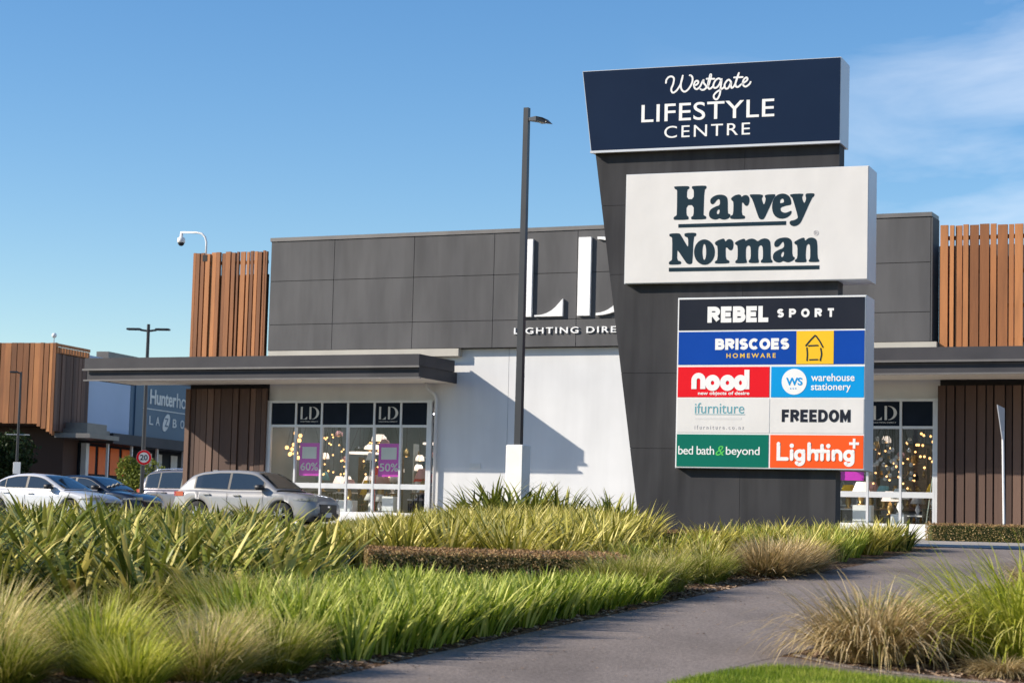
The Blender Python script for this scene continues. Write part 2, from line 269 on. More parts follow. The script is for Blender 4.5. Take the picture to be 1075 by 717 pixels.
HN=[[[[0.612,8.307],[0.629,8.317],[0.904,8.315],[0.925,8.296],[0.922,8.262],[0.877,8.236],[0.877,8.052],[1.018,8.049],[1.02,8.231],[0.98,8.26],[0.976,8.294],[0.996,8.312],[1.252,8.312],[1.275,8.295],[1.273,8.256],[1.231,8.224],[1.223,7.746],[1.225,7.723],[1.275,7.7],[1.283,7.666],[1.264,7.639],[0.991,7.639],[0.971,7.664],[0.975,7.697],[1.024,7.718],[1.023,7.93],[0.872,7.931],[0.872,7.734],[0.916,7.705],[0.922,7.665],[0.906,7.641],[0.631,7.643],[0.613,7.663],[0.616,7.702],[0.669,7.729],[0.68,7.762],[0.677,8.22],[0.671,8.243],[0.624,8.267]]],[[[1.354,7.997],[1.365,8.041],[1.41,8.084],[1.477,8.113],[1.556,8.122],[1.635,8.11],[1.687,8.075],[1.71,8.019],[1.715,7.753],[1.732,7.736],[1.76,7.73],[1.772,7.696],[1.745,7.653],[1.694,7.626],[1.633,7.62],[1.576,7.635],[1.547,7.653],[1.508,7.632],[1.452,7.626],[1.383,7.647],[1.343,7.692],[1.334,7.753],[1.352,7.814],[1.402,7.857],[1.47,7.888],[1.554,7.913],[1.556,7.991],[1.541,8.03],[1.513,8.031],[1.479,8.004],[1.446,7.956],[1.412,7.931],[1.372,7.943]],[[1.522,7.826],[1.552,7.825],[1.549,7.758],[1.529,7.734],[1.501,7.737],[1.489,7.765],[1.499,7.804]]],[[[1.77,8.037],[1.849,8.096],[1.929,8.114],[1.974,8.1],[1.983,8.056],[2.036,8.093],[2.099,8.096],[2.14,8.051],[2.15,7.98],[2.134,7.911],[2.102,7.877],[2.063,7.887],[2.034,7.931],[2.003,7.959],[1.995,7.915],[1.998,7.705],[2.061,7.685],[2.065,7.641],[2.035,7.623],[1.785,7.627],[1.763,7.659],[1.781,7.697],[1.828,7.718],[1.83,7.973],[1.797,7.992]]],[[[2.152,8.094],[2.17,8.106],[2.409,8.098],[2.415,8.051],[2.392,8.025],[2.402,7.972],[2.433,7.893],[2.456,7.918],[2.473,7.988],[2.472,8.023],[2.454,8.049],[2.462,8.089],[2.647,8.095],[2.665,8.077],[2.648,8.034],[2.622,8.0],[2.477,7.673],[2.434,7.604],[2.372,7.603],[2.336,7.642],[2.207,8.014],[2.17,8.05]]],[[[2.598,7.861],[2.623,7.983],[2.683,8.068],[2.771,8.1],[2.858,8.097],[2.938,8.051],[2.974,7.971],[2.984,7.875],[2.879,7.861],[2.774,7.83],[2.766,7.786],[2.793,7.742],[2.864,7.717],[2.934,7.738],[2.986,7.762],[2.99,7.719],[2.961,7.667],[2.883,7.617],[2.778,7.603],[2.68,7.641],[2.618,7.73]],[[2.756,7.909],[2.758,7.97],[2.79,8.003],[2.828,7.994],[2.843,7.932],[2.808,7.916]]],[[[2.955,8.085],[3.209,8.089],[3.218,8.059],[3.192,8.025],[3.202,7.964],[3.237,7.893],[3.263,7.936],[3.276,7.996],[3.262,8.032],[3.261,8.066],[3.278,8.087],[3.418,8.087],[3.439,8.069],[3.427,8.026],[3.384,7.993],[3.198,7.565],[3.147,7.488],[3.06,7.447],[2.981,7.467],[2.949,7.52],[2.971,7.563],[3.041,7.569],[3.11,7.602],[3.119,7.637],[3.018,7.97],[3.0,8.014],[2.961,8.041]]],[[[0.529,7.35],[0.549,7.376],[0.733,7.378],[0.761,7.351],[0.909,7.102],[0.925,7.115],[0.921,7.287],[0.857,7.302],[0.839,7.342],[0.856,7.378],[1.066,7.38],[1.087,7.349],[1.074,7.314],[1.027,7.291],[1.016,6.789],[0.99,6.756],[0.929,6.754],[0.887,6.785],[0.712,7.04],[0.699,7.021],[0.7,6.835],[0.771,6.821],[0.789,6.787],[0.772,6.754],[0.554,6.752],[0.531,6.773],[0.539,6.812],[0.587,6.838],[0.6,6.864],[0.595,7.276],[0.578,7.303],[0.539,7.317]]],[[[1.468,6.983],[1.459,6.905],[1.43,6.835],[1.384,6.779],[1.326,6.745],[1.261,6.734],[1.195,6.747],[1.135,6.785],[1.087,6.842],[1.056,6.914],[1.044,6.993],[1.053,7.072],[1.082,7.142],[1.128,7.197],[1.186,7.232],[1.252,7.243],[1.317,7.229],[1.377,7.191],[1.425,7.134],[1.456,7.062]],[[1.294,6.991],[1.291,6.921],[1.281,6.866],[1.265,6.835],[1.247,6.835],[1.23,6.867],[1.218,6.923],[1.213,6.993],[1.216,7.063],[1.226,7.119],[1.241,7.149],[1.26,7.149],[1.276,7.117],[1.289,7.061]]],[[[1.459,7.168],[1.515,7.212],[1.608,7.243],[1.651,7.248],[1.665,7.209],[1.677,7.182],[1.723,7.231],[1.783,7.235],[1.83,7.198],[1.842,7.132],[1.833,7.047],[1.8,7.008],[1.76,7.016],[1.726,7.056],[1.692,7.076],[1.682,7.05],[1.689,6.84],[1.757,6.812],[1.766,6.779],[1.744,6.754],[1.489,6.752],[1.466,6.779],[1.482,6.805],[1.528,6.83],[1.524,7.1],[1.483,7.121]]],[[[1.859,7.149],[1.926,7.198],[2.044,7.236],[2.069,7.227],[2.078,7.186],[2.145,7.225],[2.221,7.235],[2.289,7.208],[2.323,7.171],[2.398,7.219],[2.481,7.233],[2.549,7.207],[2.583,7.14],[2.588,6.826],[2.622,6.792],[2.626,6.759],[2.606,6.748],[2.413,6.747],[2.391,6.772],[2.404,6.805],[2.437,6.829],[2.434,7.036],[2.408,7.094],[2.366,7.095],[2.337,7.047],[2.336,6.84],[2.354,6.798],[2.351,6.76],[2.329,6.749],[2.17,6.752],[2.149,6.778],[2.16,6.81],[2.194,6.835],[2.19,7.05],[2.164,7.095],[2.122,7.096],[2.089,7.052],[2.092,6.845],[2.11,6.803],[2.116,6.765],[2.094,6.751],[1.9,6.75],[1.879,6.775],[1.895,6.808],[1.932,6.832],[1.928,7.098],[1.894,7.115]]],[[[2.654,7.105],[2.666,7.162],[2.732,7.219],[2.849,7.24],[2.94,7.23],[2.999,7.179],[3.012,7.104],[3.015,6.874],[3.062,6.848],[3.066,6.815],[3.021,6.775],[2.939,6.744],[2.872,6.762],[2.839,6.779],[2.789,6.751],[2.722,6.749],[2.655,6.783],[2.629,6.85],[2.645,6.932],[2.719,6.988],[2.848,7.034],[2.854,7.108],[2.833,7.158],[2.8,7.134],[2.768,7.086],[2.718,7.049],[2.668,7.06]],[[2.819,6.957],[2.853,6.957],[2.85,6.894],[2.829,6.853],[2.796,6.862],[2.792,6.904]]],[[[3.041,7.137],[3.115,7.184],[3.231,7.231],[3.256,7.205],[3.261,7.156],[3.322,7.212],[3.396,7.226],[3.47,7.2],[3.504,7.133],[3.511,6.822],[3.541,6.788],[3.547,6.755],[3.525,6.743],[3.361,6.743],[3.336,6.768],[3.352,6.797],[3.371,6.817],[3.368,7.046],[3.348,7.096],[3.315,7.097],[3.286,7.048],[3.277,6.827],[3.299,6.785],[3.295,6.753],[3.27,6.742],[3.088,6.746],[3.063,6.771],[3.079,6.803],[3.12,6.826],[3.117,7.077],[3.075,7.095]]]]
UL=[[[0.714, 7.557], [2.885, 7.558], [2.886, 7.481], [0.715, 7.487]], [[0.535, 6.692], [3.55, 6.678], [3.551, 6.601], [0.537, 6.615]]]
WG=[[[0.404,10.412],[0.412,10.474],[0.466,10.529],[0.531,10.531],[0.568,10.484],[0.552,10.377],[0.517,10.289],[0.527,10.226],[0.564,10.206],[0.628,10.248],[0.699,10.352],[0.734,10.458],[0.75,10.537]],[[0.75,10.537],[0.716,10.405],[0.719,10.288],[0.765,10.223],[0.82,10.22],[0.892,10.288],[0.945,10.393],[0.952,10.482],[0.924,10.528],[0.896,10.538]],[[0.982,10.328],[1.037,10.343],[1.072,10.386],[1.054,10.419],[1.008,10.407],[0.982,10.337],[1.002,10.273],[1.048,10.253],[1.11,10.304],[1.172,10.425],[1.182,10.371],[1.237,10.297],[1.211,10.245],[1.157,10.23],[1.12,10.249]],[[1.22,10.25],[1.274,10.304],[1.317,10.427],[1.333,10.519],[1.315,10.53],[1.298,10.463],[1.273,10.358],[1.283,10.259],[1.32,10.248],[1.382,10.298]],[[1.244,10.448],[1.398,10.44]],[[1.534,10.415],[1.488,10.444],[1.426,10.412],[1.382,10.325],[1.401,10.262],[1.455,10.268],[1.508,10.336],[1.546,10.424],[1.528,10.237],[1.512,10.114],[1.459,10.027],[1.405,10.048],[1.395,10.111],[1.457,10.179],[1.564,10.236],[1.617,10.277]],[[1.742,10.36],[1.696,10.407],[1.643,10.374],[1.608,10.296],[1.636,10.232],[1.69,10.247],[1.742,10.351],[1.74,10.28],[1.762,10.24],[1.815,10.294],[1.866,10.433],[1.897,10.529]],[[1.897,10.529],[1.866,10.451],[1.832,10.328],[1.842,10.266],[1.887,10.255],[1.94,10.296]],[[1.803,10.445],[1.974,10.445]],[[1.94,10.296],[2.047,10.362],[2.073,10.405],[2.046,10.433],[2.001,10.399],[1.976,10.321],[2.004,10.266],[2.049,10.255],[2.11,10.296],[2.137,10.339]]]

# ------------------------------------------------------------------ materials
M = {}
M['mulch'] = mat("bark_mulch", (0.05, 0.028, 0.016), (0.30, 0.20, 0.125), 16, 0.95, bump=1.0, bscale=38, c3=(0.14, 0.085, 0.052), ramp=(0.36, 0.66), detail=8, spec=.08)
M['asphalt'] = mat("asphalt", (0.085, 0.082, 0.082), (0.128, 0.122, 0.118), 1.3, 0.9, bump=0.35, bscale=90, detail=12, spec=.08)
M['path'] = mat("path_asphalt", (0.165, 0.140, 0.124), (0.31, 0.262, 0.234), 30, 0.92, spec=.1, stain=(.8, .32, (1, .5, 1)), bump=0.6, bscale=70, detail=14, ramp=(0.3, 0.7))
M['concrete'] = mat("concrete", (0.42, 0.39, 0.35), (0.33, 0.30, 0.27), 1.2, 0.85, bump=0.15, bscale=40, detail=8, spec=.08)
M['line'] = mat("road_paint", (0.75, 0.75, 0.73), (0.6, 0.6, 0.58), 6, 0.7)
M['soil'] = mat("lawn_soil", (0.06, 0.08, 0.02), (0.09, 0.10, 0.03), 8, 0.95, bump=0.4, spec=.08)
M['clad'] = mat("grey_cladding", (0.078, 0.078, 0.083), (0.104, 0.103, 0.107), 0.8, 0.7, stain=(1.1, .22, (2, 1, .3)), spec=.25, bump=0.05, bscale=9, stretch=(1, 1, .35), detail=9)
M['dark'] = mat("dark_gap", (0.012, 0.012, 0.014), (0.018, 0.018, 0.02), 3, 0.8)
M['cap'] = mat("capping_metal", (0.13, 0.122, 0.12), (0.16, 0.15, 0.145), 1.5, 0.45, metal=0.3)
M['white_wall'] = mat("painted_wall", (0.66, 0.665, 0.675), (0.60, 0.605, 0.615), 0.55, 0.8, bump=0.06, bscale=55, detail=9, stain=(.9, .10, (1.6, 1, .22)))
M['cream'] = mat("flashing", (0.44, 0.42, 0.37), (0.38, 0.36, 0.32), 1.2, 0.6)
M['fascia'] = mat("canopy_fascia", (0.036, 0.036, 0.043), (0.052, 0.051, 0.058), 0.9, 0.6, spec=.25, bump=0.05, bscale=4, detail=8)
M['soffit'] = mat("canopy_soffit", (0.80, 0.74, 0.66), (0.74, 0.69, 0.61), 0.8, 0.8)
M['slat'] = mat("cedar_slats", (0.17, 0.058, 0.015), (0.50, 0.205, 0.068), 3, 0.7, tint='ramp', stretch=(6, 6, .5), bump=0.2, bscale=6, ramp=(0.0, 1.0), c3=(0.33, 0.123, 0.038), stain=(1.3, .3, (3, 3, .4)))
M['slat_dark'] = mat("stained_shaded_slats", (0.058, 0.031, 0.023), (0.17, 0.100, 0.072), 3, 0.75, tint='ramp', stretch=(6, 6, .5), bump=0.2, bscale=6, ramp=(0.0, 1.0))  # dark wood stain; doubles as painted shade on the far store
M['alu'] = mat("window_aluminium", (0.62, 0.63, 0.65), (0.55, 0.56, 0.58), 2, 0.45, metal=0.2)
M['navy'] = mat("navy_panel", (0.007, 0.012, 0.022), (0.010, 0.016, 0.028), 1.5, 0.5, spec=.08)
M['white'] = mat("white_letters", (0.82, 0.82, 0.82), (0.78, 0.78, 0.78), 3, 0.5)
M['offwhite'] = mat("off_white", (0.62, 0.62, 0.60), (0.56, 0.56, 0.54), 3, 0.5)
M['purple'] = mat("purple_poster", (0.58, 0.008, 0.46), (0.52, 0.007, 0.41), 2, 0.5)
M['glass'] = glass_mat("window_glass", (0.92, 0.95, 0.95), 0.012)
M['pylon'] = mat("pylon_metal", (0.042, 0.042, 0.047), (0.056, 0.056, 0.060), 0.9, 0.6, stain=(1.6, .3, (2.5, 1, .25)), spec=0.08, bump=0.04, bscale=5, detail=9, stretch=(1, 1, .5))
M['silver'] = mat("sign_return_metal", (0.60, 0.62, 0.66), (0.54, 0.56, 0.60), 0.9, 0.42, metal=0.15)
M['signnavy'] = mat("header_navy", (0.0075, 0.018, 0.046), (0.009, 0.021, 0.052), 0.7, 0.6, spec=.06)
M['signwhite'] = mat("banner_skin", (0.70, 0.685, 0.675), (0.66, 0.645, 0.635), 0.6, 0.55, stain=(1.2, .06, (1.5, 1, .4)), bump=0.7, bscale=1.1, detail=6)
M['ink'] = mat("dark_ink", (0.018, 0.038, 0.055), (0.016, 0.034, 0.05), 3, 0.6, spec=.06)
M['charcoal'] = mat("charcoal_panel", (0.017, 0.021, 0.033), (0.022, 0.026, 0.038), 1, 0.6, spec=.06)
M['blue'] = mat("blue_panel", (0.004, 0.055, 0.33), (0.005, 0.06, 0.36), 1, 0.55, spec=.08)
M['yellow'] = mat("yellow_panel", (0.86, 0.52, 0.03), (0.82, 0.49, 0.03), 1, 0.55, spec=.08)
M['gold'] = mat("gold_letters", (0.80, 0.55, 0.12), (0.75, 0.5, 0.1), 1, 0.55, spec=.08)
M['red'] = mat("red_panel", (0.74, 0.012, 0.022), (0.70, 0.011, 0.02), 1, 0.55, spec=.08)
M['cyan'] = mat("cyan_panel", (0.004, 0.30, 0.70), (0.004, 0.29, 0.66), 1, 0.55, spec=.08)
M['teal'] = mat("teal_letters", (0.16, 0.38, 0.45), (0.15, 0.36, 0.42), 1, 0.55, spec=.08)
M['greytext'] = mat("faded_letters", (0.42, 0.40, 0.42), (0.46, 0.44, 0.46), 1, 0.5)
M['faint'] = mat("very_faded_letters", (0.62, 0.61, 0.61), (0.64, 0.63, 0.63), 1, 0.5)
M['green'] = mat("green_panel", (0.004, 0.15, 0.105), (0.004, 0.14, 0.10), 1, 0.55, spec=.08)
M['lime'] = mat("lime_letters", (0.10, 0.55, 0.12), (0.1, 0.5, 0.1), 1, 0.55, spec=.08)
M['orange'] = mat("orange_panel", (0.85, 0.105, 0.022), (0.82, 0.10, 0.02), 1, 0.55, spec=.08)
M['pole'] = mat("dark_pole", (0.018, 0.02, 0.026), (0.024, 0.026, 0.032), 2, 0.4)
M['galv'] = mat("galvanised_post", (0.40, 0.40, 0.40), (0.46, 0.46, 0.46), 5, 0.45, metal=0.4)
M['whitepaint'] = mat("white_paint", (0.78, 0.78, 0.78), (0.72, 0.72, 0.72), 3, 0.4)
M['plinth'] = mat("plinth_paint", (0.82, 0.81, 0.79), (0.74, 0.73, 0.71), 3, 0.7, bump=0.15)

# ------------------------------------------------------------------ terrain
PY_ = [-60, 0, 14, 18.5, 40, 44, 48, 51, 60, 66, 76, 100, 140, 900]
PZ_ = [0, 0, 0, .05, 1.32, 1.40, 1.47, 1.45, 1.33, 1.42, 1.62, 1.70, 1.75, 1.8]
_ys = np.arange(-60, 200, .25); _zs = np.interp(_ys, PY_, PZ_)
_ker = np.hanning(17); _ker /= _ker.sum(); _zsm = np.convolve(np.pad(_zs, 8, mode='edge'), _ker, 'valid')
def gz(y): return float(np.interp(y, _ys, _zsm)) if y < 199 else 1.78
def path_left(y): return float(np.interp(y, [0, 14, 16, 18, 20.5, 26.3, 30.5, 34.3, 38, 41, 46], [-7.5, -3.6, -2.65, -1.75, -.76, 1.83, 3.65, 5.66, 7.2, 8.6, 11.2]))
def path_right(y): return path_left(y)+float(np.interp(y, [0, 19, 22, 46], [2.95, 2.95, 3.3, 3.4]))
def strip(name, y0, y1, fl, fr, lift, material, step=.25, nx=6, jit=0.0):
    ys = [y0+(y1-y0)*i/max(1, round((y1-y0)/step)) for i in range(max(1, round((y1-y0)/step))+1)]
    v = []; f = []
    for y in ys:
        a, b = fl(y), fr(y)
        for k in range(nx+1): v.append((a+(b-a)*k/nx, y, gz(y)+lift))
    for i in range(len(ys)-1):
        for k in range(nx): f.append((i*(nx+1)+k, i*(nx+1)+k+1, (i+1)*(nx+1)+k+1, (i+1)*(nx+1)+k))
    return MB().add(v, f).build(name, material)
yy = [-60, -30, 0, 10]+list(np.arange(12, 80, .25))+[85, 90, 100, 120, 140, 200, 400, 1500]
v = []; f = []; xx = [-1500, -200, -60, -30, -15, 0, 15, 30, 60, 200, 1500]
for y in yy:
    for x in xx: v.append((x, y, gz(y)))
nx = len(xx)
for i in range(len(yy)-1):
    for k in range(nx-1): f.append((i*nx+k, i*nx+k+1, (i+1)*nx+k+1, (i+1)*nx+k))
tag(MB().add(v, f).build("ground", M['mulch']), kind='structure')
tag(strip("path", 2, 40.8, path_left, path_right, .006, M['path']), kind='structure')
tag(strip("pavement", 40.8, 50.4, lambda y: 7.9+(y-42)*.25, lambda y: 60, .012, M['concrete']), kind='structure')
tag(strip("car_park", 46.8, 140, lambda y: -140 if y > 52 else -60, lambda y: 80 if y > 52.6 else 7.8, .006, M['asphalt']), kind='structure')
# mulch bed and lawn at the right of the path
lawn_edge = [(0, 14), (1.55, 18.9), (1.8, 19.35), (2.2, 19.95), (2.6, 20.28), (2.95, 20.18), (3.45, 19.72), (4.1, 19.25), (6.5, 17.8), (6.5, 14)]
def poly_sheet(name, poly, lift, material):
    # rows cut through a simple polygon that is x-monotone per row
    ys = sorted(set([p[1] for p in poly]+list(np.arange(math.ceil(min(p[1] for p in poly)*8)/8, max(p[1] for p in poly), .125))))
    v = []; f = []; rows = []
    for y in ys:
        xs = []
        for (x0, y0), (x1, y1) in zip(poly, poly[1:]+poly[:1]):
            if y0 != y1 and min(y0, y1)-1e-9 <= y <= max(y0, y1)+1e-9: xs.append(x0+(x1-x0)*(y-y0)/(y1-y0))
        if not xs: continue
        rows.append(len(v)); v += [(min(xs), y, gz(y)+lift), (max(xs), y, gz(y)+lift)]
    for a, b in zip(rows, rows[1:]): f.append((a, a+1, b+1, b))
    return MB().add(v, f).build(name, material)
tag(poly_sheet("lawn_soil", lawn_edge, .010, M['soil']), kind='structure')
apron = [(1.5, 18.5), (1.5, 20.6), (2.7, 21.2), (2.9, 21.15), (3.3, 20.4), (3.75, 19.92), (4.4, 19.4), (7.0, 17.9), (7.0, 14), (1.0, 14)]
tag(poly_sheet("path_apron", apron, .003, M['path']), kind='structure')
kb = MB(); ke = [(2.95, 21.35), (3.32, 20.5), (3.78, 20.02), (4.42, 19.5), (7.05, 18.0)]
for (x0, y0), (x1, y1) in zip(ke, ke[1:]):
    d = Vector((x1-x0, y1-y0)).normalized(); n_ = Vector((-d.y, d.x))*.035
    q = [(x0+n_.x, y0+n_.y), (x1+n_.x, y1+n_.y), (x1-n_.x, y1-n_.y), (x0-n_.x, y0-n_.y)]
    kb.add([(x, y, gz(y)-.03) for x, y in q]+[(x, y, gz(y)+.015) for x, y in q], [(0, 3, 2, 1), (4, 5, 6, 7), (0, 1, 5, 4), (1, 2, 6, 5), (2, 3, 7, 6), (3, 0, 4, 7)])
tag(kb.build("garden_edging", M['path']), kind='structure')
# ------------------------------------------------------------------ shop building
FO = (-7.835, 70.0, 0.0); FR = -0.424234
shop = thing("shop_building", "long charcoal clad shop with cedar slat screens and canopies behind the pylon sign", "shop", FO, FR)
def fpt(u, v, z=0.0):     # facade coordinates (right, outward, up) to the world
    return Vector((FO[0]+u*math.cos(FR)+v*math.sin(FR), FO[1]+u*math.sin(FR)-v*math.cos(FR), z))
UL0, UR0 = -3.3, 34.0
# shell behind the facade: side walls, roof, back
b = MB()
for nm_, q_ in (("side_wall", (UL0, UL0+.2, .25, 34, 1.3, 7.2)), ("side_wall", (UR0-.2, UR0, .25, 34, 1.3, 7.2)), ("rear_wall", (UL0+.2, UR0-.2, 33.8, 34, 1.3, 7.2)), ("roof", (UL0+.2, UR0-.2, .6, 33.8, 6.9, 7.1))): MB().box(*q_).build(nm_, M['white_wall'], shop)
MB().box(22.08, 24.5, .75, 1.2, 7.1, 10.2).build("parapet_return", M['clad'], shop); MB().box(-.45, -.2, .4, 1.2, 7.1, 10.1).build("parapet_return", M['clad'], shop)
# cladding panels
b = MB(); us = [-.24, 2.19, 5.15, 8.02, 10.9, 13.75, 16.6, 19.35, 22.06]; zs = [7.27, 8.14, 9.60, 10.94]
for i in range(len(us)-1):
    for k in range(3): b.box(us[i]+.009, us[i+1]-.009, -.27, -.22, zs[k]+.009, zs[k+1]-.009)
b.build("cladding", M['clad'], shop)
b = MB(); b.box(-.235, 22.055, -.24, .6, 7.275, 10.93); b.build("cladding_frame", M['dark'], shop)
b = MB(); b.box(-.27, 22.09, -.30, .62, 10.945, 11.07); b.build("parapet_cap", M['cap'], shop)
b = MB(); b.box(22.062, 22.11, -.26, .6, 7.28, 10.94); b.build("cladding_end", M['clad'], shop)
MB().box(-.2, 7.4-.55, -.285, .3, 7.02, 7.262).build("flashing", M['cream'], shop); MB().box(15.6, 22.25, -.285, .3, 7.02, 7.262).build("flashing", M['cream'], shop)
# walls at window level
b = MB(); b.box(5.93, 8.505, 0, .25, 1.5, 7.26); b.box(8.52, 16.2, 0, .25, 1.5, 7.26); b.box(5.93, 16.2, .02, .24, 1.5, 7.25)
b.build("white_wall", M['white_wall'], shop)
MB().box(-.3, 5.925, .06, .25, 5.56, 7.0).build("upper_wall", M['white_wall'], shop); MB().box(16.21, 22.3, .06, .25, 5.56, 7.0).build("upper_wall", M['white_wall'], shop)
pl = MB(); pl.box(7.22, 7.62, -.02, .0-.001, 3.42, 3.60); po = pl.build("wall_plaque", M['offwhite'], shop)
# big letters on the cladding
def ld_letters(mb, face, a, b0, s, t):
    """stencil capitals: a stem and a foot, a stem and a crescent; s scales metres of the large sign"""
    rect(mb, face, a, a+.42*s, b0, b0+2.47*s, t)
    foot = [(.53, 0), (1.49, 0), (1.49, .55)]+[(1.49-.96*x, .55*(1-x)**2.6+.015*x+.03) for x in (.12, .25, .4, .55, .7, .85, 1)]
    put(mb, face, outline_shape([[(a+x*s, b0+y*s) for x, y in foot]]), None, t)
    rect(mb, face, a+1.99*s, a+2.41*s, b0, b0+2.47*s, t)
    out = arc(2.62, 1.235, 1.55, 1.235, 90, -90, 22); inn = arc(2.62, 1.235, 1.0, 1.16, -90, 90, 22)
    put(mb, face, outline_shape([[(a+x*s, b0+y*s) for x, y in out+inn]]), None, t)
b = MB(); F_ = FRONT(-.272); ld_letters(b, F_, 8.98, 8.225, 1.0, .10)
b.build("shop_sign_letters", M['white'], shop)
b = MB(); text(b, F_, "LIGHTING DIRECT", (8.80, 12.92, 7.685, 7.885), .012, 1.25, .05); b.build("shop_sign_name", M['white'], shop)
# canopies
def canopy(u0, u1, name):
    c = MB(); c.box(u0, u1, -2.84, -2.78, 6.50, 6.86); c.box(u0, u0+.06, -2.78, -.3, 6.50, 6.86); c.box(u1-.06, u1, -2.78, -.3, 6.50, 6.86)
    c.box(u0+.05, u1-.05, -2.74, -2.70, 6.15, 6.50); c.box(u0+.05, u0+.09, -2.70, -.01, 6.15, 6.50); c.box(u1-.09, u1-.05, -2.70, -.01, 6.15, 6.50)
    r = c.build(name, M['fascia'], shop)
    c = MB(); c.box(u0+.10, u1-.10, -2.695, -.32, 6.50, 6.86-.02); c.build("canopy_roof", M['cap'], r)
    c = MB(); c.box(u0+.10, u1-.10, -2.695, -.01, 6.17, 6.25); c.build("soffit", M['soffit'], r)
    c = MB(); c.box(u0-.05, u1+.03, -2.90, -2.845, 6.44, 6.50); c.box(u0-.06, u1+.03, -2.80, -2.742, 6.10, 6.147); c.build("canopy_trim", M['cap'], r)
    return r
canopy(-5.75, 6.74, "canopy"); canopy(15.6, 33.9, "canopy")
# slat screens
def slats(name, u0, u1, z0, z1, m, wr, gap, yf, seed, uneven=0.0):
    rnd = random.Random(seed); c = MB(); u = u0
    while u < u1-.05:
        w = min(rnd.uniform(*wr), u1-u); d = rnd.choice((.0, .0, .03, .05))
        c.box(u, u+w, yf-d, yf+.06, z0-(rnd.choice((0, 0, .05)) if uneven else 0), z1+rnd.uniform(-uneven, uneven), tint=rnd.random()); u += w+gap*rnd.uniform(.7, 1.3)
    r = c.build(name, m, shop)
    c = MB()
    for z in np.linspace(z0+.3, z1-.35, 4): c.box(u0+.02, u1-.02, yf+.062, yf+.12, z-.06, z+.06)
    c.build("rail", M['dark'], r); return r
slats("slat_screen", -3.41, -.46, 7.05, 10.66, M['slat'], (.07, .19), .045, -.12, 3, .03)
slats("slat_screen", 22.31, 33.9, 7.0, 10.66, M['slat'], (.11, .29), .05, -.12, 5, .03)
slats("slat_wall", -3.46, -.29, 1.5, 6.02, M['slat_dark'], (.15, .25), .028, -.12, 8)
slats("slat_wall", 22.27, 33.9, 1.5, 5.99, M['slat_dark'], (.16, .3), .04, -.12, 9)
for q_ in ((-3.40, -.32, .02, .24, 1.45, 7.0), (22.3, 33.9, .02, .24, 1.45, 7.0), (-3.38, -.5, .02, .1, 7.0, 9.9)): MB().box(*q_).build("slat_backing", M['dark'], shop)
# shopfront windows
def shopfront(u0, n, wbay, logo):
    u1 = u0+n*wbay; fr = MB()
    for i in range(n+1):
        fr.box(u0+i*wbay-.035, u0+i*wbay+.035, -.05, .06, 1.98, 5.54)
    for z0, z1 in ((4.74, 4.82), (2.73, 2.90)):
        for i in range(n): fr.box(u0+i*wbay+.036, u0+(i+1)*wbay-.036, -.04, .05, z0, z1)
    fr.box(u0-.14, u1+.16, -.06, .07, 5.542, 5.62); fr.box(u0-.14, u0-.037, -.048, .06, 1.5, 5.54); fr.box(u1+.037, u1+.14, -.048, .06, 1.5, 5.54)
    r = fr.build("shopfront_frame", M['alu'], shop)
    s_ = MB(); s_.box(u0-.03, u1+.03, -.07, .2, 1.5, 1.975); s_.build("sill", M['whitepaint'], r)
    g = MB()
    for i in range(n):
        for z0, z1 in ((1.985, 2.725), (2.905, 4.735)): g.add([(u0+i*wbay+.036, .0, z0), (u0+(i+1)*wbay-.036, .0, z0), (u0+(i+1)*wbay-.036, .0, z1), (u0+i*wbay+.036, .0, z1)], [(0, 1, 2, 3)])
    g.build("pane", M['glass'], r)
    h = MB()
    for i in range(n):
        h.box(u0+i*wbay+.037, u0+(i+1)*wbay-.037, -.01, .03, 4.825, 5.54)
        if i in logo:
            lt = MB(); a = u0+i*wbay+.16; ld_letters(lt, FRONT(-.012), a, 5.0, .167, .008)
            text(lt, FRONT(-.012), "LIGHTING DIRECT", (a, a+.68, 4.905, 4.945), 0, 1, .008); lt.build("lettering", M['offwhite'], r)
    h.build("header_panel", M['navy'], r)
shopfront(-.17, 6, .98, (1, 4)); shopfront(16.26, 6, .98, (1, 4))
# downpipe
b = MB(); b.tube([(5.72, -.25, 6.17), (5.72, -.25, 6.05), (5.80, -.18, 5.93), (5.98, -.14, 5.80), (6.03, -.12, 5.62), (6.03, -.12, 1.5)], .055, 10)
b.build("downpipe", M['alu'], shop, True)
# interior shell
M['floor_in'] = mat("shop_floor", (0.30, 0.28, 0.26), (0.25, 0.23, 0.21), 1, 0.4)
M['wall_in'] = mat("shop_inner_wall", (0.20, 0.21, 0.235), (0.13, 0.14, 0.16), 0.6, 0.8)
M['ceil_in'] = mat("shop_ceiling", (0.5, 0.51, 0.53), (0.45, 0.46, 0.48), 1, 0.8)
b = MB(); b.box(-.3, 22.3, .26, 9, 1.46, 1.56); b.build("shop_floor", M['floor_in'], shop)
b = MB(); b.box(-.3, 22.3, 9, 9.2, 1.56, 5.5); b.box(-.38, -.3, .27, 9, 1.56, 5.5); b.box(22.3, 22.38, .27, 9, 1.56, 5.5); b.box(9.0, 9.1, .27, 9, 1.56, 5.4); b.build("inner_wall", M['wall_in'], shop)
b = MB(); b.box(-.3, 22.3, .27, 9.2, 5.41, 5.5); b.build("shop_ceiling", M['ceil_in'], shop)
# footpath with kerb round the shop
fp = thing("footpath", None, None, FO, FR); COL.objects.unlink(fp); bpy.data.objects.remove(fp)
b = MB(); b.box(-6, 34, -3.6, .05, 1.0, 1.545); b.box(-6, 34, -3.78, -3.605, 1.0, 1.55)
fo = b.build("footpath", M['concrete']); fo.location = FO; fo.rotation_euler = (0, 0, FR); tag(fo, kind='structure')

